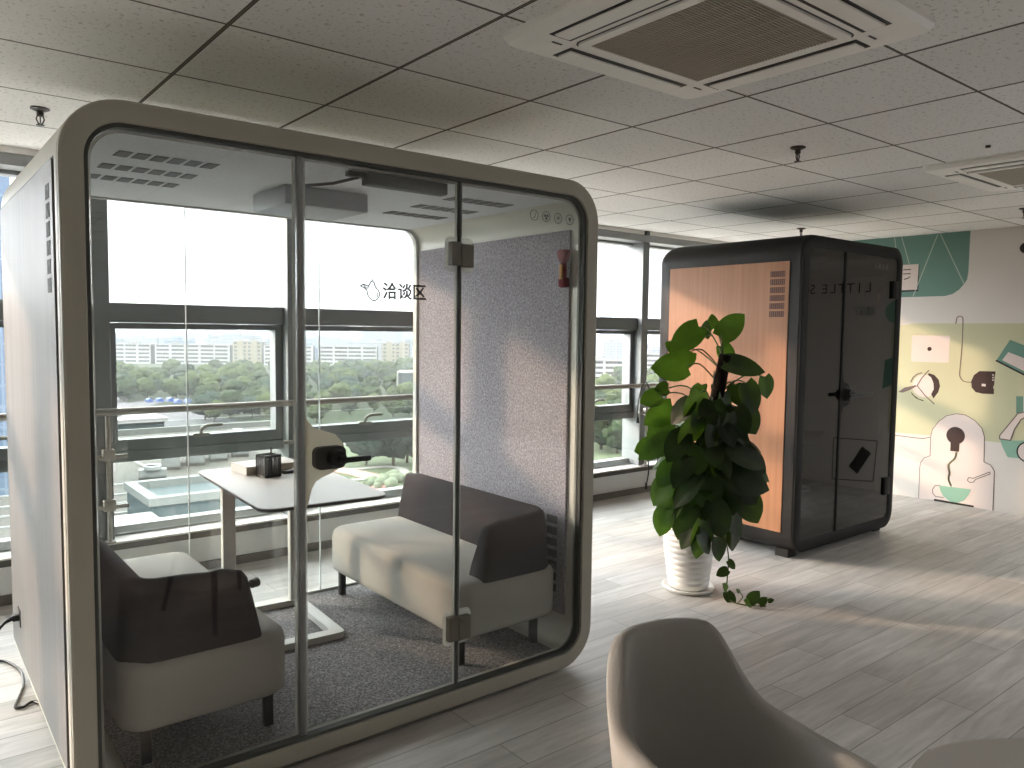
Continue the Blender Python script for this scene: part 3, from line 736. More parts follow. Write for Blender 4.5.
def disc(c, r, n=28): return [(c[0]+r*math.cos(2*PI*i/n), c[1]+r*math.sin(2*PI*i/n)) for i in range(n)]
mpoly('green_panel', [(4.264, 2.4315), (2.887, 2.4315), (2.887, 2.076), (2.894, 2.008), (2.918, 1.968), (2.955, 1.921), (3.005, 1.885), (3.07, 1.868), (3.232, 1.867), (4.264, 1.867)], 'green', 0)
mline('hanging_string', [[(3.547, 2.43), (3.50, 2.16)], [(3.482, 2.43), (3.40, 2.175)], [(3.161, 2.42), (3.308, 1.998), (3.351, 1.875)], [(3.134, 2.42), (2.918, 1.971)]], .008, 'pale', 1)
mpoly('sheet_shadow', [(3.54, 2.165), (3.309, 2.164), (3.309, 1.918), (3.54, 1.915)], 'blk', 1)
mpoly('paper_sheet', [(3.53, 2.168), (3.314, 2.167), (3.318, 1.932), (3.53, 1.931)], 'white', 2)
mline('sheet_marks', [[(3.45, 2.121), (3.384, 2.122)], [(3.45, 2.083), (3.385, 2.083)], [(3.44, 2.033), (3.401, 2.042), (3.391, 2.056)]], .008, 'blk', 3)
mpoly('pale_green_panel', [(4.26, 1.622), (3.34, 1.622), (3.40, 1.605)][::-1][:0] + [(4.26, 1.610), (3.40, 1.606), (3.36, 1.618), (3.305, 1.622), (2.06, 1.622), (2.06, .60), (2.778, .60), (2.959, .60), (4.26, .575)], 'lite', 0)
mpoly('pale_green_block', [(2.755, 1.39), (1.95, 1.39), (1.95, .62), (2.755, .62)], 'cream', 1) if False else None
mpoly('drawn_laptop', [(y+.0, z) for y, z in rr(3.012, 3.344, 1.268, 1.512, .015, 3)], 'white', 2)
mpoly('laptop_dot', disc((3.183, 1.389), .019), 'brown', 3)
mpoly('drawn_bowl', disc((3.215, 1.047), .104), 'white', 2)
mpoly('bowl_shade', [(3.18, 1.168), (3.131, 1.153), (3.091, 1.112), (3.077, 1.056), (3.09, .998), (3.128, .939), (3.15, .977), (3.129, 1.024), (3.135, 1.081), (3.157, 1.13), (3.186, 1.15)], 'brown', 3)
mpoly('bowl_shadow', [(3.333, .989), (3.303, .955), (3.259, .926), (3.21, .914), (3.223, .908), (3.28, .927), (3.32, .961)][::-1], 'brown', 3)
mpoly('fan_blade', [(3.45, .975), (3.391, 1.022), (3.293, 1.05), (3.275, 1.045), (3.347, .999), (3.404, .974)], 'line', 4)
mline('fan_line', [[(3.337, 1.077), (3.317, 1.122), (3.283, 1.152), (3.242, 1.167)], [(3.275, 1.051), (3.24, 1.118), (3.181, 1.193)], [(3.274, 1.044), (3.205, .962), (3.119, .889)]], .009, 'line', 4)
mline('drawn_cord', [smooth_path([(2.969, 1.621), (2.962, 1.67), (2.941, 1.685), (2.917, 1.674), (2.91, 1.621), (2.908, 1.414), (2.916, 1.205), (2.912, 1.15), (2.878, 1.11), (2.82, 1.104)], 4)], .008, 'line', 2)
mpoly('drawn_bag', [(2.629, 1.209), (2.756, 1.206), (2.798, 1.17), (2.819, 1.113), (2.812, 1.059), (2.778, 1.02), (2.721, 1.01), (2.633, 1.013), (2.635, 1.056), (2.643, 1.069), (2.634, 1.097), (2.635, 1.151)], 'brown', 2)
for p in ([(2.732, 1.097), (2.701, 1.096), (2.7, 1.075), (2.733, 1.076)], [(2.653, 1.182), (2.642, 1.183), (2.642, 1.172), (2.653, 1.172)], [(2.652, 1.161), (2.641, 1.161), (2.641, 1.151), (2.652, 1.15)], [(2.651, 1.139), (2.64, 1.14), (2.64, 1.129), (2.651, 1.128)]): mpoly('bag_tag', p, 'white', 3)
mpoly('drawn_book', [(2.627, 1.306), (2.532, 1.482), (2.005, 1.272), (1.992, .998), (2.414, 1.189)], 'teal', 2)
mpoly('book_page', [(2.583, 1.308), (2.539, 1.378), (2.108, 1.205), (2.1, 1.053), (2.415, 1.222)], 'white', 3)
mline('book_edge', [[(2.627, 1.302), (2.414, 1.192), (2.099, 1.028)]], .014, 'blk', 4)
arch = [(3.217, 0), (3.22, .283), (3.215, .335), (3.185, .383), (3.133, .411), (3.137, .584), (3.122, .658), (3.071, .735), (3.007, .791), (2.929, .816), (2.851, .812), (2.773, .771), (2.713, .708), (2.689, .635), (2.683, .416), (2.63, .396), (2.597, .346), (2.593, .004)]
mpoly('drawn_archway', arch, 'white', 2); mline('arch_outline', [arch], .006, 'line', 3)
mpoly('drawn_lamp', disc((2.924, .62), .078), 'brown', 4); mpoly('lamp_neck', [(2.963, .571), (2.887, .575), (2.89, .479), (2.962, .477)], 'brown', 5)
mpoly('drawn_cup', [(3.044, .15), (2.775, .158), (2.792, .107), (2.828, .048), (2.885, .018), (2.945, .021), (3.0, .057), (3.029, .102)], 'mint', 4)
mline('cup_handle', [[(3.038, .151), (3.078, .142), (3.097, .105), (3.095, .069), (3.067, .043), (2.999, .046)], [(2.633, .334), (2.761, .259), (2.799, .26), (2.808, .233), (2.785, .218), (2.759, .224), (2.742, .252), (2.629, .317), (2.633, .334)]], .007, 'line', 4)
mpoly('drawn_saucer', [(3.079, .020), (2.745, .018), (2.746, .002), (3.081, .002)], 'blk', 4)
mline('steam', [smooth_path([(2.913, .469), (2.917, .419), (2.973, .347), (2.957, .278), (2.967, .22), (2.938, .165)], 4)], .02, 'cream', 4)
mline('ledge_line', [[(4.26, .534), (3.429, .563), (3.271, .56), (3.2, .56), (3.146, .58)]], .007, 'line', 1)
mpoly('drawn_scoop', [(2.571, .632), (2.57, .662), (2.492, .784), (2.443, .862), (2.398, .877), (2.146, .902), (2.143, .838), (2.396, .827), (2.417, .812), (2.46, .728), (2.487, .628)], 'white', 3)
mline('scoop_outline', [[(2.571, .632), (2.57, .662), (2.492, .784), (2.443, .862), (2.398, .877), (2.146, .902)], [(2.146, .838), (2.396, .827), (2.417, .812), (2.46, .728), (2.487, .628), (2.571, .632)]], .009, 'line', 4)
mpoly('drawn_pot', [(2.568, .627), (2.487, .626), (2.135, .672), (2.127, .506), (2.379, .485), (2.501, .482), (2.541, .557)], 'mint', 2)
mpoly('pot_circle', disc((2.347, .545), .085), 'white', 4); mline('pot_ring', [disc((2.347, .545), .085)+[(2.432, .545)]], .011, 'blk', 5)
mpoly('pot_stripe', [(2.462, 1.007), (2.41, 1.01), (2.403, .879), (2.455, .861)], 'teal', 2); mpoly('pot_pane', [(2.409, 1.01), (2.20, 1.01), (2.20, .88), (2.403, .879)], 'white', 1)
mpoly('black_dot', disc((2.452, 2.25), .045), 'blk', 1)
# further along the same wall, seen mirrored in the dark booth's glass
mline('drawn_square', [[(1.52, .05), (1.52, .47), (1.965, .49), (1.94, .09), (1.52, .05)]], .010, 'line', 3)
mpoly('drawn_tablet', [(1.69, .20), (1.78, .14), (1.91, .36), (1.82, .42)], 'blk', 3)
mpoly('drawn_disc', disc((2.10, 1.73), .11), 'mint', 3)
for q, ch in enumerate('LITTLE'):
    text_mesh(ch, .135, 'wall_letter', mm['blk'], mu, (lambda yq: (lambda u, v, w: Vector((X1-.0022-w, yq-u, 1.965+v))))(1.815-q*.090), .002)
text_mesh('S', .135, 'wall_letter', mm['blk'], mu, lambda u, v, w: Vector((X1-.0022-w, 1.232-u, 1.965+v)), .002)

# ------------------------------------------------------------------ ceiling things
def cassette(label, cx, cy):
    t = thing('air_conditioner', label, 'air conditioner', (cx, cy, CZ-.035), 'ceiling air conditioners')
    h = .465
    MB().loft([[Vector((a, b, z)) for a, b in rr(-h+d, h-d, -h+d, h-d, .035, 4)] for d, z in ((.0, .035), (.0, .022), (.012, .006), (.03, 0), (.30, 0))]).build('panel', m_acw, t, local=True, angle=30)
    # return air grille with its frame
    gw = .262
    fr = MB().ring(rr(-gw-.035, gw+.035, -gw-.035, gw+.035, .03, 4), rr(-gw, gw, -gw, gw, .004, 4), XY(-.008), XY(.001)).build('grille_frame', m_acw, t, local=True, angle=30)
    gg = MB().ring(rr(-gw-.041, gw+.041, -gw-.041, gw+.041, .034, 4), rr(-gw-.036, gw+.036, -gw-.036, gw+.036, .031, 4), XY(-.0015), XY(.001)).build('frame_gap', m_dgrey, t, local=True, smooth=False)
    MB().box(-gw, gw, -gw, gw, -.0015, -.0005).build('grille_recess', m_black, fr, local=True, smooth=False)
    sl = MB()
    n = 46
    for k in range(n):
        y = -gw+(k+.5)*2*gw/n
        sl.box(-gw, gw, y-.0032, y+.0032, -.007, -.002)
    for k in range(1, 8): sl.box(-gw+k*2*gw/8-.002, -gw+k*2*gw/8+.002, -gw, gw, -.0062, -.002)
    sl.build('grille', m_acg, fr, local=True, smooth=False)
    for k in range(4):
        rot = Matrix.Rotation(k*PI/2, 4, 'Z')
        b = MB()
        b.add(MB().box(-.285, .285, .325, .412, -.0015, .0008).bm, rot); b.build('air_slot', m_black, t, local=True, smooth=False)
        b = MB()
        f = bmesh.new(); bmesh.ops.create_cube(f, size=1)
        for v in f.verts: v.co = Vector((v.co.x*.545, .372+v.co.y*.060, -.004+v.co.z*.006))
        bmesh.ops.bevel(f, geom=list(f.edges), offset=.002, segments=2, affect='EDGES')
        b.add(f, rot); b.build('louvre', m_acw, t, local=True)
    for sx in (-1, 1):
        for sy in (-1, 1):
            MB().box(sx*.345-.02, sx*.345+.02, sy*.325-.003, sy*.325+.003, -.002, .001).build('clip_slot', m_dgrey, t, local=True, smooth=False)
    return t
m_acw = M('off_white_plastic', (244,241,235), .5, var=.015); m_acg = M('taupe_grille_plastic', (170,161,146), .6, var=.04)
cassette('large square ceiling air conditioner high above the grey armchair, the bigger-looking of two', 1.995, 1.535)
cassette('smaller-looking ceiling air conditioner farther off, towards the mural wall', 4.915, 1.535)

def sprinkler(x, y, label):
    t = thing('sprinkler', label, 'sprinkler', (x, y, CZ-.075), 'ceiling sprinklers')
    MB().lathe([(.001, .075), (.036, .075), (.038, .070), (.020, .062), (.001, .062)], 0, 0, 20).build('escutcheon', m_spr, t, local=True)
    MB().lathe([(.001, .064), (.013, .064), (.014, .045), (.009, .040), (.001, .040)], 0, 0, 14).build('body', m_spr, t, local=True)
    f = MB()
    for s in (-1, 1): f.tube([(s*.011, 0, .042), (s*.015, 0, .028), (s*.008, 0, .012), (0, 0, .006)], .003, 6)
    f.cyl((0, 0, .012), (0, 0, .042), .0025, n=6)
    f.build('yoke', m_spr, t, local=True)
    MB().lathe([(.001, .006), (.016, .006), (.017, .003), (.001, .001)], 0, 0, 16).build('deflector', m_spr, t, local=True)
    return t
m_spr = M('dark_bronze_metal', (66,58,54), .4, metal=.5, var=.05)
sprinkler(.535, 3.93, 'small ceiling sprinkler above the corner of the white booth')
sprinkler(3.555, 2.195, 'small ceiling sprinkler between the two booths')
sprinkler(6.25, 3.80, 'small far ceiling sprinkler just above the top of dark booth')
sprinkler(6.42, 2.14, 'small far ceiling sprinkler beyond the farther air conditioner')
tag(MB().lathe([(.001, CZ-.002), (.012, CZ-.002), (.012, CZ-.012), (.001, CZ-.014)], 4.20, 1.572, 12).build('ceiling_sensor', m_spr), 'tiny dark round sensor on a ceiling tile near far air conditioner', 'sensor')

# cable hanging off the handrail by the dark booth
cc = thing('charging_cable', 'black cable looped over the window handrail beside the dark booth', 'cable', (5.44, 4.83, .06))
MB().tube(smooth_path([(5.33, 4.815, .73), (5.325, 4.815, .84), (5.36, 4.815, .98), (5.40, 4.815, 1.04), (5.44, 4.82, 1.05), (5.49, 4.815, .96), (5.515, 4.815, .80), (5.50, 4.82, .50), (5.49, 4.825, .37), (5.505, 4.825, .22), (5.475, 4.825, .075)], 6), .006, 8).build('cord', m_black, cc)
MB().cyl((5.33, 4.815, .68), (5.33, 4.815, .735), .016, .010, 10).build('plug', m_black, cc); MB().cyl((5.475, 4.825, .05), (5.475, 4.825, .11), .012, .010, 10).build('connector', m_black, cc)

# ------------------------------------------------------------------ armchair in the foreground
def armchair():
    t = thing('armchair', 'grey upholstered tub armchair standing alone in front of the potted plant', 'armchair', (1.365, .905, 0), rz=math.radians(-12))
    m_ch = M('grey_brown_fabric', (178,176,173), .95, spec=.05, var=.04, bump=.2, bscale=450)
    # plan: a U round the seat; u runs from the right arm's front to the left arm's front
    NU, NV = 41, 9
    rows = []
    for j in range(NV):
        v = j/(NV-1); row = []
        for i in range(NU):
            u = -1+2*i/(NU-1); s = abs(u)
            # plan curve at this u (superellipse half, arms straight)
            if s < .56:
                a = s/.56*math.radians(90); px = .255*math.sin(a)**.85 if a > 0 else 0; py = .03+.255*math.cos(a)**.62; px *= .81
            else:
                px = .2065+.06*((s-.56)/.44)**1.3; py = .03-.245*(s-.56)/.44
            px *= (1 if u >= 0 else -1)
            # crest height: tall back, a dip to the arms, rounded arm ends
            if s < .22: top = .805-.006*(s/.22)**2
            elif s < .46: k = (s-.22)/.24; k = k*k*(3-2*k); top = .799-.171*k
            else: k = (s-.46)/.54; top = .628-.030*k - (.17*((k-.64)/.36)**2 if k > .64 else 0)
            bot = .40-.02*(1-s)
            z = bot+(top-bot)*v
            lean = 1+.0*v
            back = max(0, 1-(s/.5)**2)
            row.append(Vector((px*(.90+.10*v), py*(.92+.08*v)+.045*v*back, z)))
        rows.append(row)
    g = MB(); g.faces([p for r in rows for p in r], [(j*NU+i, j*NU+i+1, (j+1)*NU+i+1, (j+1)*NU+i) for j in range(NV-1) for i in range(NU-1)])
    o = g.build('back_shell', m_ch, t, local=True, angle=180)
    md = o.modifiers.new('thickness', 'SOLIDIFY'); md.thickness = .05; md.offset = 0
    md = o.modifiers.new('smooth', 'SUBSURF'); md.levels = md.render_levels = 2
    # welt along the crest
    crest = [rows[-1][i]+Vector((0, 0, .0)) for i in range(NU)]
    outer = []
    for i, p in enumerate(crest):
        d = (crest[min(i+1, NU-1)]-crest[max(i-1, 0)]); n = Vector((d.y, -d.x, 0)).normalized()
        if n.dot(Vector((p.x, p.y-.05, 0))) < 0: n = -n
        outer.append(p+n*.021+Vector((0, 0, -.004)))
    sc_ = [[Vector((x, y, z)) for x, y in rr(-.215+d, .215-d, -.265+d, .215-d, .09, 6)] for d, z in ((.03, .37), (.005, .385), (0, .41), (.004, .445), (.02, .465), (.06, .474))]
    MB().loft(sc_).build('seat', m_ch, t, local=True, angle=60)
    MB().loft([[Vector((x, y, z)) for x, y in rr(-.21, .21, -.25, .2, .06, 4)] for z in (.35, .372)]).build('seat_frame', m_black, t, local=True)
    for sx in (-1, 1):
        for y0, y1 in ((-.20, -.27), (.15, .25)):
            MB().cyl((sx*.17, y0, .355), (sx*.225, y1, 0), .017, .011, 14).build('leg', m_black, t, local=True)
    return t
armchair()

# small round table at the bottom right
pt = thing('side_table', 'pale round table top beside the grey tub armchair', 'table', (1.47, .33, 0))
MB().lathe([(.001, .704), (.276, .704), (.283, .709), (.283, .722), (.278, .728), (.001, .728)], 0, 0, 64).build('table_top', M('pale_grey_laminate', (196,190,184), .45, var=.01), pt, local=True, angle=30)
MB().cyl((0, 0, .02), (0, 0, .705), .03, .03, 20).build('column', m_legw, pt, local=True)
MB().lathe([(.001, .001), (.20, .001), (.205, .008), (.18, .016), (.04, .03), (.001, .03)], 0, 0, 40).build('base', m_legw, pt, local=True)

# ------------------------------------------------------------------ potted pothos
PX, PY = 3.64, 2.865
EX = Vector((.782, -.624, 0)); EY = Vector((.623, .779, 0)); EZ = Vector((0, 0, 1))   # plant-local right, away, up
def plant_pt(u, w, z): return Vector((PX, PY, 0))+EX*u+EY*w+EZ*z
plant = thing('potted_plant', 'tall leafy climbing pothos in white ribbed pot before the dark booth', 'plant', (PX, PY, 0))
m_pot = M('white_glazed_plastic', (240,238,235), .35, var=.01)
prof = [(.001, .016), (.105, .016), (.112, .022)]
for k in range(10):
    z0 = .03+k*.034; r0 = .113+.0045*k
    prof += [(r0, z0), (r0+.007, z0+.010), (r0+.008, z0+.020), (r0+.002, z0+.030)]
prof += [(.162, .372), (.166, .380), (.158, .385), (.150, .375), (.146, .33), (.001, .33)]
MB().lathe(prof, PX, PY, 48).build('pot', m_pot, plant, angle=60)
MB().lathe([(.001, .001), (.138, .001), (.150, .010), (.153, .022), (.147, .024), (.140, .014), (.001, .012)], PX, PY, 48).build('saucer', m_pot, plant, angle=60)
MB().lathe([(.001, .331), (.145, .331), (.144, .345), (.09, .352), (.001, .355)], PX, PY, 24).build('soil', speckle_mat('dark_potting_soil', [(30,22,16), (54,40,30), (74,60,46)], 80), plant)
MB().cyl(tuple(plant_pt(.0, -.01, .34)), tuple(plant_pt(.145, -.13, 1.385)), .050, .034, 20).build('moss_pole', speckle_mat('dark_coir', [(16,13,10), (30,24,18), (46,36,28)], 60, bump=.8), plant)
m_leaf = leaf_mat('glossy_green_leaf', (16,30,11), (28,48,17), .14); m_leaf_lit = leaf_mat('backlit_green_leaf', (40,68,20), (56,88,28), .30)  # second one is a brighter copy, painting the backlit leaves
m_stem = M('green_stem', (72,86,40), .6, var=.1)
def leaf_geo(mb, base, tip_dir, normal, length, width, curl=.12, fold=.16, mi=0, seed=0):
    """a heart shaped leaf: blade grid from the stalk to the tip, folded along the midrib"""
    d = tip_dir.normalized(); n = (normal-d*normal.dot(d)).normalized(); s = d.cross(n)
    NL, NW = 9, 3
    W = [0.60, .90, 1.0, 1.0, .95, .84, .66, .38, .0]
    BACK = [-.10, -.03, .0, 0, 0, 0, 0, 0, 0]
    grid = []
    for i in range(NL):
        t = i/(NL-1); row = []
        for k in range(-NW, NW+1):
            q = k/NW; w = W[i]*width/2
            tt = t + (BACK[i]*abs(q) if i < 3 else 0)
            lift = fold*abs(q)*w - curl*length*(t**2) - .10*w*q*q
            row.append(base+d*(tt*length)+s*(q*w)+n*lift)
        grid.append(row)
    vs = [mb.bm.verts.new(p) for r in grid for p in r]; m = 2*NW+1
    for i in range(NL-1):
        for k in range(m-1):
            q = [vs[i*m+k], vs[i*m+k+1], vs[(i+1)*m+k+1], vs[(i+1)*m+k]]
            try: f = mb.bm.faces.new(q); f.material_index = mi
            except ValueError: pass
lv = MB(); stm = MB(); lfr = random.Random(21)
PXM = .00572            # metres a picture unit spans at the plant
def lf(cx, cy, ang, L, W, depth=-.12, face=0.0, tilt=.0, mi=0):
    """a measured leaf: stalk end at (cx, cy), its direction on the face of the plant, size, distance in front of the pole"""
    q_ = .00577+.0012*depth; z = 1.4-(cy-352)/(168.7-41*depth); u = (cx-(687.9-40*depth+4.7*z))*q_
    a = math.radians(ang); d = EX*math.cos(a)+EZ*math.sin(a)+EY*tilt
    nrm = -EY+EX*(face+lfr.uniform(-.75, .75))+EZ*(.35+lfr.uniform(-.55, .6))
    b = plant_pt(u, depth, z)
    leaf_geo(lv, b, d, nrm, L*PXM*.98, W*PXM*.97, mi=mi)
    zr = min(1.37, max(.36, z-.10)); root = plant_pt(.14*(zr-.34)/1.04, -.12*(zr-.34)/1.04, zr)
    stm.tube(smooth_path([root, (root*.4+b*.6)+Vector((0, 0, .05)), b], 4), .004, 5)
# (stalk x, y, direction, length, width, depth in front of the pole, face, tilt, backlit colour)
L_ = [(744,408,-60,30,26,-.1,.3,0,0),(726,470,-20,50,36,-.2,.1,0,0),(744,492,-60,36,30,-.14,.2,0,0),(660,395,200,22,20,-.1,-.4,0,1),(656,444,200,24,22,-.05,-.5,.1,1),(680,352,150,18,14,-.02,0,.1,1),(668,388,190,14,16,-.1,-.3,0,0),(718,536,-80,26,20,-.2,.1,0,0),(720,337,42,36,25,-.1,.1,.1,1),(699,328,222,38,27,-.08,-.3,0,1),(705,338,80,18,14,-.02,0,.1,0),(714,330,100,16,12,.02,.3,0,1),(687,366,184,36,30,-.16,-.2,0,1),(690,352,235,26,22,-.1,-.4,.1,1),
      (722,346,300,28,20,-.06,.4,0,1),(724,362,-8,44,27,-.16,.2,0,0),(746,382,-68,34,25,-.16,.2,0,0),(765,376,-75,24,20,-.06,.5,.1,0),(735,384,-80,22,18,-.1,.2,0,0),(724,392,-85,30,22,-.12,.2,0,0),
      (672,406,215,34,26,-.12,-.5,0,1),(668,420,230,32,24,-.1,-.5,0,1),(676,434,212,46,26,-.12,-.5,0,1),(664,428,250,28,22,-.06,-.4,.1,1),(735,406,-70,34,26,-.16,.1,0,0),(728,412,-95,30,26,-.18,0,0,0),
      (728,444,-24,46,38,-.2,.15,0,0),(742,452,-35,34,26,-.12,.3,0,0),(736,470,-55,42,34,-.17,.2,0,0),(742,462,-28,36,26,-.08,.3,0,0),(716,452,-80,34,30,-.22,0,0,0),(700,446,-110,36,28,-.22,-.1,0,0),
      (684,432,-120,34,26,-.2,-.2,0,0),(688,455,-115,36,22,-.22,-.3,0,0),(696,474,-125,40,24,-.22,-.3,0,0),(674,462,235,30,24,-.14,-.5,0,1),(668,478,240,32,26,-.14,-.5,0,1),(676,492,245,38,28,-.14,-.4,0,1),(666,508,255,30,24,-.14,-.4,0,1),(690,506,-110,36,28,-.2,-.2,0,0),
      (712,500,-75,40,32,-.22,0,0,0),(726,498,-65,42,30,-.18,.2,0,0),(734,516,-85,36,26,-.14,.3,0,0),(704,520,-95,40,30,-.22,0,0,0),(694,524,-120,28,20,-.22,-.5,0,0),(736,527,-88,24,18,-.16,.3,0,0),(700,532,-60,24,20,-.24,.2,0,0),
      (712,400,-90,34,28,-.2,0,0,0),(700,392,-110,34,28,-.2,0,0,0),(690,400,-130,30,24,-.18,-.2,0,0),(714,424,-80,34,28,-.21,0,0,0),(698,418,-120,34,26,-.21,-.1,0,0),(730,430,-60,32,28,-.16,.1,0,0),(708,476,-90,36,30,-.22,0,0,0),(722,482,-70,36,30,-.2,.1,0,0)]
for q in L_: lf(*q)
pr_ = random.Random(11)
for k in range(230):
    z = .42+.80*pr_.random()**.95
    rad = (.17+.05*math.sin(z*9))*(1.0 if z < 1.15 else .75)
    th = 2*PI*pr_.random()
    rr_ = rad*(.55+.5*pr_.random())
    shift = .03+.05*z
    u, w = rr_*math.cos(th)+shift, rr_*math.sin(th)
    if z < .60 and u < .0: continue
    if z < .46: continue
    if z > 1.12 and w < .05 and abs(u-.12) < .1: continue
    out = EX*math.cos(th)+EY*math.sin(th)
    b = plant_pt(u, w, z)
    d = out*.55-EZ*(.35+.6*pr_.random())+EX*pr_.uniform(-.3, .3)+EY*pr_.uniform(-.3, .3)
    L = (.085+.06*pr_.random())
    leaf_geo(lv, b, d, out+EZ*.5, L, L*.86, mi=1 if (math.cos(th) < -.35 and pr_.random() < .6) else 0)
# a trailing runner down the pot and over the floor
runner = smooth_path([plant_pt(.17, -.12, .36), plant_pt(.185, -.17, .25), plant_pt(.18, -.18, .12), plant_pt(.175, -.19, .03), plant_pt(.19, -.24, .008), plant_pt(.235, -.29, .008), plant_pt(.30, -.31, .008), plant_pt(.36, -.315, .008)], 6)
stm.tube(runner, .004, 6)
stm.tube(smooth_path([plant_pt(.22, -.27, .01), plant_pt(.255, -.23, .03), plant_pt(.245, -.20, .05)], 4), .003, 5); stm.tube(smooth_path([plant_pt(.33, -.31, .01), plant_pt(.37, -.28, .03), plant_pt(.385, -.27, .02)], 4), .003, 5)
for (u, w, z, dx, dz, L) in ((.18, -.18, .17, -.8, -.35, .075), (.185, -.175, .22, .5, -.6, .06), (.175, -.2, .045, .1, -.2, .085), (.175, -.2, .06, -.2, .3, .06), (.27, -.31, .03, .3, .5, .085), (.28, -.31, .015, -.4, .3, .06), (.32, -.32, .02, .5, .6, .06), (.245, -.2, .045, -.5, .6, .03), (.385, -.27, .02, .6, .3, .035), (.345, -.3, .03, .5, .8, .03)):
    leaf_geo(lv, plant_pt(u, w, z), EX*dx+EZ*dz-EY*.2, -EY+EZ*.8, L, L*.8)
for k in range(7):
    a = k*.9; top = .75+.09*k
    stm.tube(smooth_path([plant_pt(.125*max(0, (z-.34)/1.04)+.06*math.cos(a+2*z), -.115*max(0, (z-.34)/1.04)+.06*math.sin(a+2*z), z) for z in (.345, .345+(top-.345)*.35, .345+(top-.345)*.7, top)], 5), .005, 6)
stm.build('stems', m_stem, plant); lv.build('foliage', [m_leaf, m_leaf_lit], plant, angle=180)

# ------------------------------------------------------------------ the city outside
GZ = -38.0
m_ground = M('park_ground', (40,47,32), .95, spec=.1, var=.35, vscale=.02)
struct('ground', MB().box(-2500, 6000, 6, 6000, GZ-2, GZ), m_ground, smooth=False)
m_crown = [M('tree_crown_green', (36,47,28), .95, spec=.1, var=.35, vscale=.5, bump=1, bscale=2), M('tree_crown_light', (50,60,33), .95, spec=.1, var=.3, vscale=.5, bump=1, bscale=2), M('tree_crown_dark', (30,43,35), .95, spec=.1, var=.3, vscale=.5, bump=1, bscale=2)]
m_trunk = M('tree_bark', (70,58,46), .9, var=.2)
def tree_mesh(seed, mat):
    r = random.Random(seed); b = MB()
    for k in range(9):
        s = bmesh.new(); bmesh.ops.create_icosphere(s, subdivisions=3, radius=1)
        a = r.uniform(0, 2*PI); q = r.uniform(0, 3.2) if k else 0
        sc = r.uniform(2.2, 3.8) if k else 4.2
        off = Vector((q*math.cos(a), q*math.sin(a), r.uniform(4.0, 9.0) if k else 7))
        for v in s.verts:
            n = noise.noise(v.co*1.6+Vector((seed*3, k*5, 0)))*.45+noise.noise(v.co*4.5+Vector((k, seed, 0)))*.38
            v.co = v.co*(1+n)*sc; v.co.z *= .85; v.co += off
        b.add(s)
    nb = len(b.bm.faces)
    b.cyl((0, 0, 0), (0, 0, 5.5), .4, .25, 8)
    b.bm.faces.ensure_lookup_table()
    for f in b.bm.faces[nb:]: f.material_index = 1
    o = b.build('tree', [mat, m_trunk], None, local=True, angle=180)
    return o
TL = [('mid green leafy tree in the park outside the windows', 'mid green park trees'), ('light green leafy tree in the park outside the windows', 'light green park trees'), ('dark green tree in the park outside the windows', 'dark green park trees')]
protos = [tree_mesh(i+1, m_crown[i]) for i in range(3)]
used = [False]*3
def plant_tree(x, y, kind, s):
    if not used[kind]: o = protos[kind]; used[kind] = True
    else: o = protos[kind].copy(); C.objects.link(o)
    o.location = (x, y, GZ); o.rotation_euler = (0, 0, rnd.uniform(0, 6.28)); o.scale = (s*rnd.uniform(.95, 1.2), s*rnd.uniform(.95, 1.2), s)
    tag(o, TL[kind][0], 'tree', TL[kind][1])
tr = random.Random(5)
cnt = 0; spots = []
while cnt < 255:
    y = 300+tr.random()**.9*400; x = y*tr.uniform(.17, .66)
    # keep the road strip on the left free
    if x < .30*y and y < 445: continue
    if y < 330 and x/y > .36 and tr.random() < .6: continue
    if any((x-a)**2+(y-b)**2 < 62 for a, b in spots): continue
    spots.append((x, y)); cnt += 1
    kind = tr.choices((0, 1, 2), (5, 4, 2))[0]
    plant_tree(x, y, kind, tr.uniform(.75, 1.15))
for k in range(40):
    y = 175+tr.random()*330; x = y*tr.uniform(.98, 1.22)
    if any((x-a)**2+(y-b)**2 < 70 for a, b in spots): continue
    spots.append((x, y)); plant_tree(x, y, tr.choices((0, 1), (2, 3))[0], tr.uniform(.9, 1.4))
for x, y, s in ((113, 196, 1.3), (120, 200, 1.1), (108, 203, .9)): plant_tree(x, y, 2, s)
# shrubs of the garden below
m_shrub = M('pale_shrub', (90,96,78), .95, var=.4, vscale=2)
sh = MB()
for k in range(26):
    s = bmesh.new(); bmesh.ops.create_icosphere(s, subdivisions=2, radius=1)
    x, y = 100+tr.uniform(-6, 10), 174+tr.uniform(-6, 8); sc = tr.uniform(.8, 1.9)
    for v in s.verts: v.co = v.co*(1+.35*noise.noise(v.co*2+Vector((k, 0, 0))))*sc+Vector((x, y, GZ+sc*.5))
    sh.add(s)
tag(sh.build('shrubbery', m_shrub, angle=180), 'pale clipped shrubs in the garden below', 'shrubs', kind='stuff')
def path_strip(name, pts, w, z, mat, label, cat):
    b = MB(); P = smooth_path([Vector((x, y, 0)) for x, y in pts], 6); L = []; R_ = []
    for i, p in enumerate(P):
        d = (P[min(i+1, len(P)-1)]-P[max(i-1, 0)]).normalized(); n = Vector((-d.y, d.x, 0))*w/2
        L.append(p+n); R_.append(p-n)
    for i in range(len(P)-1):
        b.loft([[L[i]+Vector((0, 0, z)), R_[i]+Vector((0, 0, z)), R_[i]+Vector((0, 0, z+.15)), L[i]+Vector((0, 0, z+.15))], [L[i+1]+Vector((0, 0, z)), R_[i+1]+Vector((0, 0, z)), R_[i+1]+Vector((0, 0, z+.15)), L[i+1]+Vector((0, 0, z+.15))]])
    o = b.build(name, mat, smooth=False); o['kind'] = 'structure'; return o
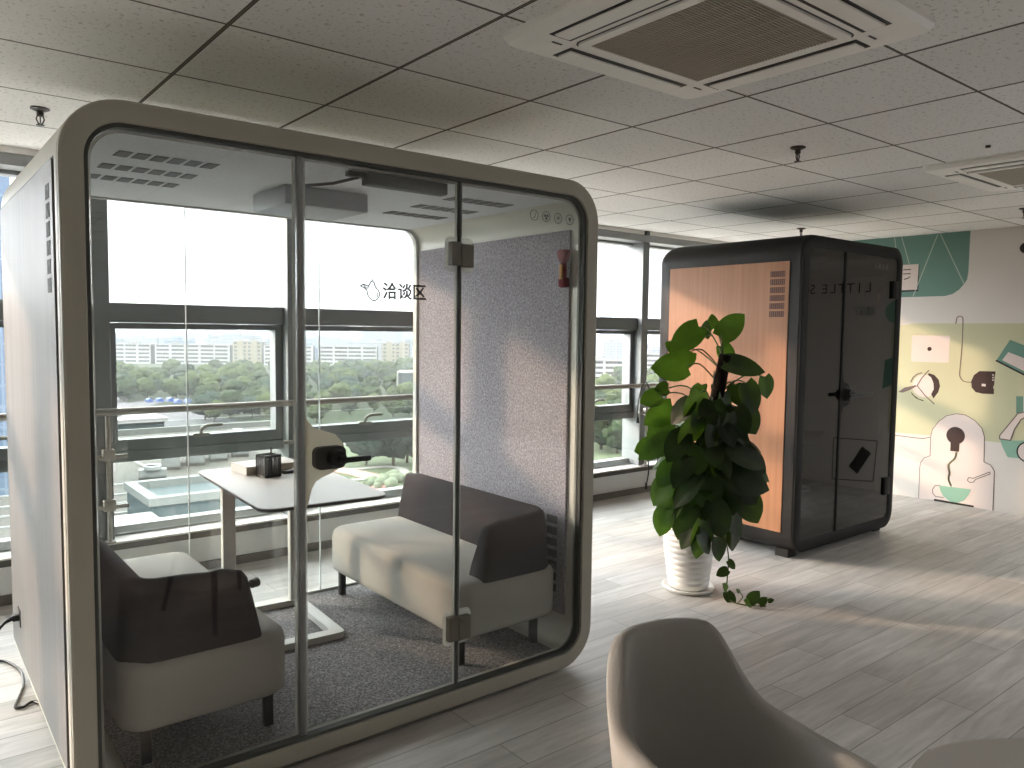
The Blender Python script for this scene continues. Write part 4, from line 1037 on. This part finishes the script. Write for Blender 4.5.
m_pave = M('pale_paving', (120,116,112), .9, var=.06, vscale=.3); m_redpave = M('red_paving', (150,104,96), .9, var=.1, vscale=.4); m_road = M('grey_road', (44,44,48), .9, var=.08, vscale=.1)
struct('bounce_ground', MB().box(-60, 120, 7, 61, GZ, GZ+.2), M('pale_bounce_ground', (214,210,204), .9, var=.04, vscale=.1), smooth=False).name = 'pavement'  # unseen pale ground, added to bounce daylight up to the ceiling
m_lawn = M('park_lawn', (54,64,36), .95, var=.15, vscale=.1)
path_strip('path', [(92, 214), (98, 200), (112, 196), (110, 185), (98, 183), (90, 186)], 2.5, GZ+.12, m_pave, '', '')
path_strip('path', [(80, 150), (92, 166), (100, 182), (96, 204), (80, 215)], 6, GZ+.06, m_redpave, '', '')
path_strip('road', [(60, 330), (100, 432), (128, 440), (190, 410), (300, 380)], 16, GZ+.05, m_road, '', '')
path_strip('road', [(70, 360), (122, 590), (150, 720)], 14, GZ+.10, m_road, '', '')
path_strip('path', [(90, 240), (125, 246), (165, 236), (200, 222)], 7, GZ+.14, m_pave, '', '')
struct('lawn', MB().box(86, 215, 150, 300, GZ, GZ+.04), m_lawn, smooth=False)
struct('square', MB().box(30, 115, 150, 420, GZ, GZ+.03), m_road, smooth=False).name = 'pavement'
# blue tarpaulin covers by the road
for k, (x, y) in enumerate(((111, 439), (122, 427), (84, 470))):
    b = MB()
    for j in range(3): b.prism([(-2.2, 0), (2.2, 0), (2.1, 1.5), (0, 2.3), (-2.1, 1.5)], lambda a, c, j=j: Vector((x+j*5.2-5+a*.7, y-2.5, GZ+.1+c)), lambda a, c, j=j: Vector((x+j*5.2-5+a*.7, y+2.5, GZ+.1+c)))
    tag(b.build('market_tent', M('blue_tarpaulin', (52,76,128), .6, var=.1), smooth=False), ['row of blue tents beside the road, left one of the middle pair', 'row of blue tents beside the road, right one of the middle pair', 'row of blue tents farthest left beside the road'][k], 'tent')

# apartment blocks in a long white row beyond the park
m_slab = M('white_apartment_parapet', (138,138,136), .8, var=.03, vscale=.2)
m_fac = facade_mat('apartment_openings', (62,65,68), (40,43,47), 3.2, 2.8, .62, .7)
m_yel = M('cream_apartment_wall', (114,108,90), .8, var=.03, vscale=.2)
VR = -math.atan2(.624, .782)
def block(name, label, group, u, d, length, depth, floors, mat_s, zbase=GZ, fh=4.2, bays=False, cat='building'):
    """a slab block across the view: u along the view's right, d away from it"""
    x, y = EX.x*u+EY.x*d, EX.y*u+EY.y*d
    t = thing(name, label, cat, (x, y, zbase), group, rz=VR)
    H = floors*fh
    MB().box(-length/2, length/2, -depth/2, depth/2, 0, H).build('wall', m_fac, t, local=True, smooth=False)
    b = MB()
    for k in range(floors+1):
        z = k*fh
        b.box(-length/2, length/2, -depth/2-1.3, -depth/2, z-.3, z+(1.8 if k < floors else .6))
    b.build('balcony_bands', mat_s, t, local=True, smooth=False)
    b = MB(); n = max(2, int(length/14))
    for k in range(n+1):
        x_ = -length/2+k*length/n
        b.box(x_-.5-(.5 if k % 2 else 0), x_+.5+(.5 if k % 2 else 0), -depth/2-1.5, -depth/2, 0, H+(1.5 if k % 2 else .2))
    if bays:
        for k in range(n): b.box(-length/2+(k+.3)*length/n, -length/2+(k+.75)*length/n, -depth/2-2.2, -depth/2, 0, H+1.5)
    b.build('stair_bay', mat_s, t, local=True, smooth=False)
    MB().box(-length/2-.4, length/2+.4, -depth/2-1.5, depth/2+.4, H, H+.7).box(-length*.3, -length*.22, -3, 3, H, H+2.6).box(length*.2, length*.28, -3, 3, H, H+2.6).build('roof', M('pale_roof', (110,110,109), .9, var=.05, vscale=.1), t, local=True, smooth=False)
    return t
row = [(-520, 96, 6), (-418, 92, 6), (-318, 94, 6), (-215, 60, 6), (-150, 52, 6)]
d0 = 860
row = [(-530, 88, 'white'), (-438, 84, 'white'), (-350, 80, 'white'), (-290, 30, 'cream'), (-245, 52, 'white'), (-180, 62, 'white'), (-128, 28, 'cream'), (-80, 58, 'white'), (-20, 52, 'white')]
wl = iter(['white banded apartment block at the near-booth-corner end of the long row beyond the park', 'second white banded apartment block from the left beyond the park', 'white banded apartment block just left of the left cream block', None, 'white banded apartment block just right of the left cream block', 'white banded apartment block left of the right cream block', None, 'white banded apartment block right of the right cream block', 'white banded apartment block at the right end of the row'])
for u, ln, kd in row:
    lb = next(wl)
    if kd == 'cream': lb = 'cream bay-fronted apartment block in the middle of the white row' if u < -200 else 'cream bay-fronted apartment block towards the right of the white row'
    block('apartment_block', lb, 'apartment blocks beyond the park', u, d0, ln, 12, 5 if kd == 'white' else 6, m_slab if kd == 'white' else m_yel, bays=kd == 'cream')
# hazy town behind
tw = random.Random(3)
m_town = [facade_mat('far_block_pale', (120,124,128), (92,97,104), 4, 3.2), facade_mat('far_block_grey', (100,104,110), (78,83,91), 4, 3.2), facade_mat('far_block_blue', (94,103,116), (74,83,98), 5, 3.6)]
k = 0
for d in (960, 1080, 1240, 1450, 1750, 2200):
    u = -.72*d
    while u < .42*d:
        w = tw.uniform(26, 70)*d/1000; h = tw.uniform(16, 30) if d < 1300 else tw.uniform(22, 48)*(d/1500)
        x, y = EX.x*(u+w/2)+EY.x*d, EX.y*(u+w/2)+EY.y*d
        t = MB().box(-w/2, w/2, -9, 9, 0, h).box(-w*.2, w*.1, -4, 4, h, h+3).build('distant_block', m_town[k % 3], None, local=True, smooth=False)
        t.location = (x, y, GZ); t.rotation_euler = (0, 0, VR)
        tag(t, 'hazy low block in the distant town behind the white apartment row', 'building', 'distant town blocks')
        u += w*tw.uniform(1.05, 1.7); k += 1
def tower(u, d, w, h, lab, mat):
    x, y = EX.x*u+EY.x*d, EX.y*u+EY.y*d
    t = thing('office_tower', lab, 'tower', (x, y, GZ), rz=VR)
    MB().box(-w/2, w/2, -w/2, w/2, 0, h).build('shaft', mat, t, local=True, smooth=False)
    MB().box(-w*.32, w*.32, -w*.32, w*.32, h, h*1.06).build('crown', mat, t, local=True, smooth=False)
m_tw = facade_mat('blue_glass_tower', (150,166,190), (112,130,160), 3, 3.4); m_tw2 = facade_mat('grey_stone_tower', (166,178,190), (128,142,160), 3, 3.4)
def u_at(px, d): return (px-512)/778.1*d
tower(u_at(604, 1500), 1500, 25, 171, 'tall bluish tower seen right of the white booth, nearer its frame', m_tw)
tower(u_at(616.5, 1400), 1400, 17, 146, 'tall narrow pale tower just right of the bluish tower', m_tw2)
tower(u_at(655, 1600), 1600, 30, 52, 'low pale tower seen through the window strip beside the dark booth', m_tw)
block('apartment_block', 'white frame-fronted block low down right of the white booth', None, u_at(612, 640), 640, 46, 12, 4, m_slab)
block('apartment_block', 'white block low down in the window strip beside dark booth', None, u_at(660, 700), 700, 40, 12, 5, m_slab)
# a grey hall among the trees with a white edge
hx, hy = EX.x*u_at(420, 420)+EY.x*420, EX.y*u_at(420, 420)+EY.y*420
t = thing('pavilion', 'grey flat-roofed hall with white edge among the trees at right', 'building', (hx, hy, GZ), rz=VR)
MB().box(-11, 11, -8, 8, 0, 17).build('wall', facade_mat('hall_cladding', (70,76,76), (60,66,66), 2, 4), t, local=True, smooth=False)
MB().box(-11.4, 11.4, -8.4, 8.4, 17, 17.8).box(-11.4, -10.6, -8.4, -7.6, 0, 17).build('roof', m_slab, t, local=True, smooth=False)

# ------------------------------------------------------------------ rooftops just below
m_roofd = M('weathered_roof_membrane', (74,72,67), .9, var=.14, vscale=.3); m_clad = facade_mat('pale_glass_cladding', (82,90,92), (72,82,85), 1.6, 1.2, .92, .9)
rf = thing('podium_roof', 'weathered flat roof with parapet and pipes seen below the window', 'roof', (25, 95, -20))
MB().prism([(2, 62), (27, 62), (49, 122), (2, 122)], XY(GZ), XY(-14)).build('roof_deck', m_roofd, rf, smooth=False)
MB().ring([(2, 62), (27, 62), (49, 122), (2, 122)], [(2.6, 62.6), (26.6, 62.6), (48.2, 121.3), (2.6, 121.3)], XY(-14), XY(-13.2)).build('parapet', M('white_parapet', (108,108,105), .8, var=.05), rf, smooth=False)
pp = MB()
for y in (70, 74, 78, 83): pp.box(4, 19, y, y+.25, -13.99, -13.85)
for x in (12, 21.5): pp.box(x, x+.3, 66, 112, -13.99, -13.8)
pp.build('roof_pipe', M('grey_roof_pipe', (132,134,132), .6, var=.05), rf, smooth=False)
ph = thing('penthouse', 'pale glass-clad rooftop block with sunken roof below the window', 'building', (21, 70, -20))
MB().box(14.6, 26, 60.5, 68, -26, -11.6).build('wall', m_clad, ph, smooth=False)
MB().ring([(14.4, 60.3), (26.2, 60.3), (26.2, 68.2), (14.4, 68.2)], [(15.2, 61.1), (25.4, 61.1), (25.4, 67.4), (15.2, 67.4)], XY(-11.6), XY(-11.0)).build('parapet', M('white_coping', (112,114,112), .7, var=.04), ph, smooth=False)
MB().box(19.3, 21.3, 60.40, 60.52, -14.6, -12.4).build('vent_opening', M('dark_vent_opening', (92,96,100), .7, var=.1), ph, smooth=False)
bs = thing('blue_shed', 'low blue-glazed shed on the roof at lower left of the window', 'building', (11.6, 57.5, -18))
MB().box(9.0, 14.4, 56, 60, -24, -12.2).build('wall', facade_mat('blue_glazing', (120,160,186), (86,128,164), 1.2, 1.6, .85, .9), bs, smooth=False)
MB().box(8.8, 14.5, 55.8, 60.2, -12.2, -11.9).build('roof', m_slab, bs, smooth=False)
def condenser(x, y, w, d, h, lab):
    t = thing('chiller_unit', lab, 'air conditioner', (x, y, -14), 'chillers on the lower roof', rz=-.25)
    MB().box(-w/2, w/2, -d/2, d/2, .3, h, .05).build('casing', M('white_chiller_casing', (118,120,118), .6, var=.04), t, local=True, smooth=False)
    b = MB()
    for k in range(9): b.box(-w/2+.15+k*(w-.3)/9, -w/2+.15+k*(w-.3)/9+(w-.3)/18, -d/2-.05, -d/2, .5, h-.4)
    b.build('louvre_grille', m_alu2, t, local=True, smooth=False)
    b = MB()
    for y_ in (-d*.25, d*.25): b.cyl((0, y_, h), (0, y_, h+.35), w*.32, w*.32, 18)
    b.build('fan', m_alu2, t, local=True); MB().box(-w/2, w/2, -d/2, d/2, 0, .3).build('base', m_dgrey, t, local=True, smooth=False)
for k, (x, y) in enumerate(((24.2, 91.5), (27.2, 92.8), (30.2, 94.2), (33.4, 96))): condenser(x, y, 1.9, 5.5, 2.6, ['white rooftop chiller farthest left of the row of four', 'second white rooftop chiller from the left', 'third white rooftop chiller from the left', 'white rooftop chiller nearest the booth table in the view'][k])
condenser(20.6, 84.5, 2.6, 1.3, 1.1, 'low white roof unit standing alone before the chillers')
lb = thing('roof_hall', 'white flat hall with stepped roof beyond the chillers at left', 'building', (27, 132, -16))
MB().box(20, 32, 124, 140, GZ, -12.6).build('wall', m_clad, lb, smooth=False); MB().box(19.6, 32.4, 123.6, 140.4, -12.6, -12).box(21, 27, 128, 138, -12, -10.6).build('roof', m_slab, lb, smooth=False)
# blue glass tower close by on the far left
gt = thing('glass_tower', 'bluish gridded glass tower filling the window left of the booth', 'tower', (6.5, 100, GZ))
MB().box(-20, 8.9, 84, 104, GZ, 48).build('wall', facade_mat('blue_curtain_wall', (104,116,130), (88,102,120), 1.5, 1.9, .86, .88), gt, smooth=False)

# haze over the town
hz = NT('city_haze')
vs = hz.n('ShaderNodeVolumeScatter', Density=HAZE, Anisotropy=.0); vs.inputs['Color'].default_value = (.20, .208, .216, 1)
hz.l(vs, 'Volume', hz.out, 'Volume')
tag(MB().box(-2400, 5500, 130, 5500, GZ-1, 90).build('haze', hz.m, smooth=False), 'pale morning haze hanging over the distant town', 'haze', kind='stuff')

# ------------------------------------------------------------------ light, sky, camera
wd = bpy.data.worlds.new('overcast_sky'); SC.world = wd; wd.use_nodes = True
nt = wd.node_tree; nt.nodes.clear()
wo = nt.nodes.new('ShaderNodeOutputWorld'); bg = nt.nodes.new('ShaderNodeBackground'); nt.links.new(bg.outputs[0], wo.inputs[0])
tc = nt.nodes.new('ShaderNodeTexCoord'); sp = nt.nodes.new('ShaderNodeSeparateXYZ'); nt.links.new(tc.outputs['Generated'], sp.inputs[0])
cr = nt.nodes.new('ShaderNodeValToRGB'); nt.links.new(sp.outputs['Z'], cr.inputs[0])
cr.color_ramp.interpolation = 'EASE'; cr.color_ramp.elements[0].position = .15; cr.color_ramp.elements[0].color = (.170, .175, .18, 1)
cr.color_ramp.elements[1].position = .45; cr.color_ramp.elements[1].color = (.97, .985, 1.0, 1)
# the bright part of the overcast round the veiled sun, off to the left of the view
sund = Vector((-.78, 1, .395)).normalized()
vm = nt.nodes.new('ShaderNodeVectorMath'); vm.operation = 'DOT_PRODUCT'; nt.links.new(tc.outputs['Generated'], vm.inputs[0]); vm.inputs[1].default_value = sund
mx0 = nt.nodes.new('ShaderNodeMath'); mx0.operation = 'MAXIMUM'; nt.links.new(vm.outputs['Value'], mx0.inputs[0]); mx0.inputs[1].default_value = 0
pw0 = nt.nodes.new('ShaderNodeMath'); pw0.operation = 'POWER'; nt.links.new(mx0.outputs[0], pw0.inputs[0]); pw0.inputs[1].default_value = 8
bs0 = nt.nodes.new('ShaderNodeVectorMath'); bs0.operation = 'SCALE'; nt.links.new(cr.outputs[0], bs0.inputs[0]); bs0.inputs['Scale'].default_value = SKY
gl0 = nt.nodes.new('ShaderNodeVectorMath'); gl0.operation = 'SCALE'; gl0.inputs[0].default_value = (.96, .985, 1.0); 
gm0 = nt.nodes.new('ShaderNodeMath'); gm0.operation = 'MULTIPLY'; nt.links.new(pw0.outputs[0], gm0.inputs[0]); gm0.inputs[1].default_value = GLOW
nt.links.new(gm0.outputs[0], gl0.inputs['Scale'])
ad0 = nt.nodes.new('ShaderNodeVectorMath'); ad0.operation = 'ADD'; nt.links.new(bs0.outputs[0], ad0.inputs[0]); nt.links.new(gl0.outputs[0], ad0.inputs[1])
nt.links.new(ad0.outputs[0], bg.inputs[0]); bg.inputs[1].default_value = 1
# portal over the window wall so that the sky is sampled through the glass
pa = bpy.data.lights.new('window_portal', 'AREA'); pa.shape = 'RECTANGLE'; pa.size = X1-X0; pa.size_y = 2.1; pa.cycles.is_portal = True
po = bpy.data.objects.new('window_portal', pa); C.objects.link(po); po.location = ((X0+X1)/2, 5.16, 1.3); po.rotation_euler = (math.radians(-90), 0, 0)
pa2 = bpy.data.lights.new('window_portal', 'AREA'); pa2.shape = 'RECTANGLE'; pa2.size = RW1-RW0; pa2.size_y = 2.0; pa2.cycles.is_portal = True
po2 = bpy.data.objects.new('window_portal', pa2); C.objects.link(po2); po2.location = (X1+.16, (RW0+RW1)/2, 1.3); po2.rotation_euler = (math.radians(90), 0, math.radians(90))
# low hazy sun
sn = bpy.data.lights.new('sun', 'SUN'); sn.energy = SUN; sn.color = (1, .70, .47); sn.angle = math.radians(2.4)
so = bpy.data.objects.new('sun', sn); C.objects.link(so)
so.rotation_euler = Vector((.78, -1, -.395)).to_track_quat('-Z', 'Y').to_euler()

cam = bpy.data.cameras.new('camera'); co = bpy.data.objects.new('camera', cam); C.objects.link(co); SC.camera = co
cam.sensor_width = 36; cam.lens = 778.1188*36/1024; cam.clip_end = 9000; cam.clip_start = .05
yaw, pitch, roll = .67440482, .06691822, -.01176556
cy, sy, cp, sp_ = math.cos(yaw), math.sin(yaw), math.cos(pitch), math.sin(pitch)
f = Vector((sy*cp, cy*cp, -sp_)); r0 = Vector((cy, -sy, 0)); d0_ = f.cross(r0)
rgt = math.cos(roll)*r0+math.sin(roll)*d0_; dwn = -math.sin(roll)*r0+math.cos(roll)*d0_
co.matrix_world = Matrix(((rgt.x, -dwn.x, -f.x, 0), (rgt.y, -dwn.y, -f.y, 0), (rgt.z, -dwn.z, -f.z, 1.5), (0, 0, 0, 1)))

SC.view_settings.view_transform = 'Standard'; SC.view_settings.look = 'None'; SC.view_settings.gamma = 1; SC.view_settings.use_curve_mapping = False
SC.view_settings.exposure = 1.08
cy_ = SC.cycles
cy_.max_bounces = 14; cy_.diffuse_bounces = 7; cy_.glossy_bounces = 5; cy_.transmission_bounces = 6; cy_.transparent_max_bounces = 32; cy_.volume_bounces = 2
cy_.use_denoising = True; cy_.caustics_reflective = False; cy_.caustics_refractive = False; cy_.sample_clamp_indirect = 6
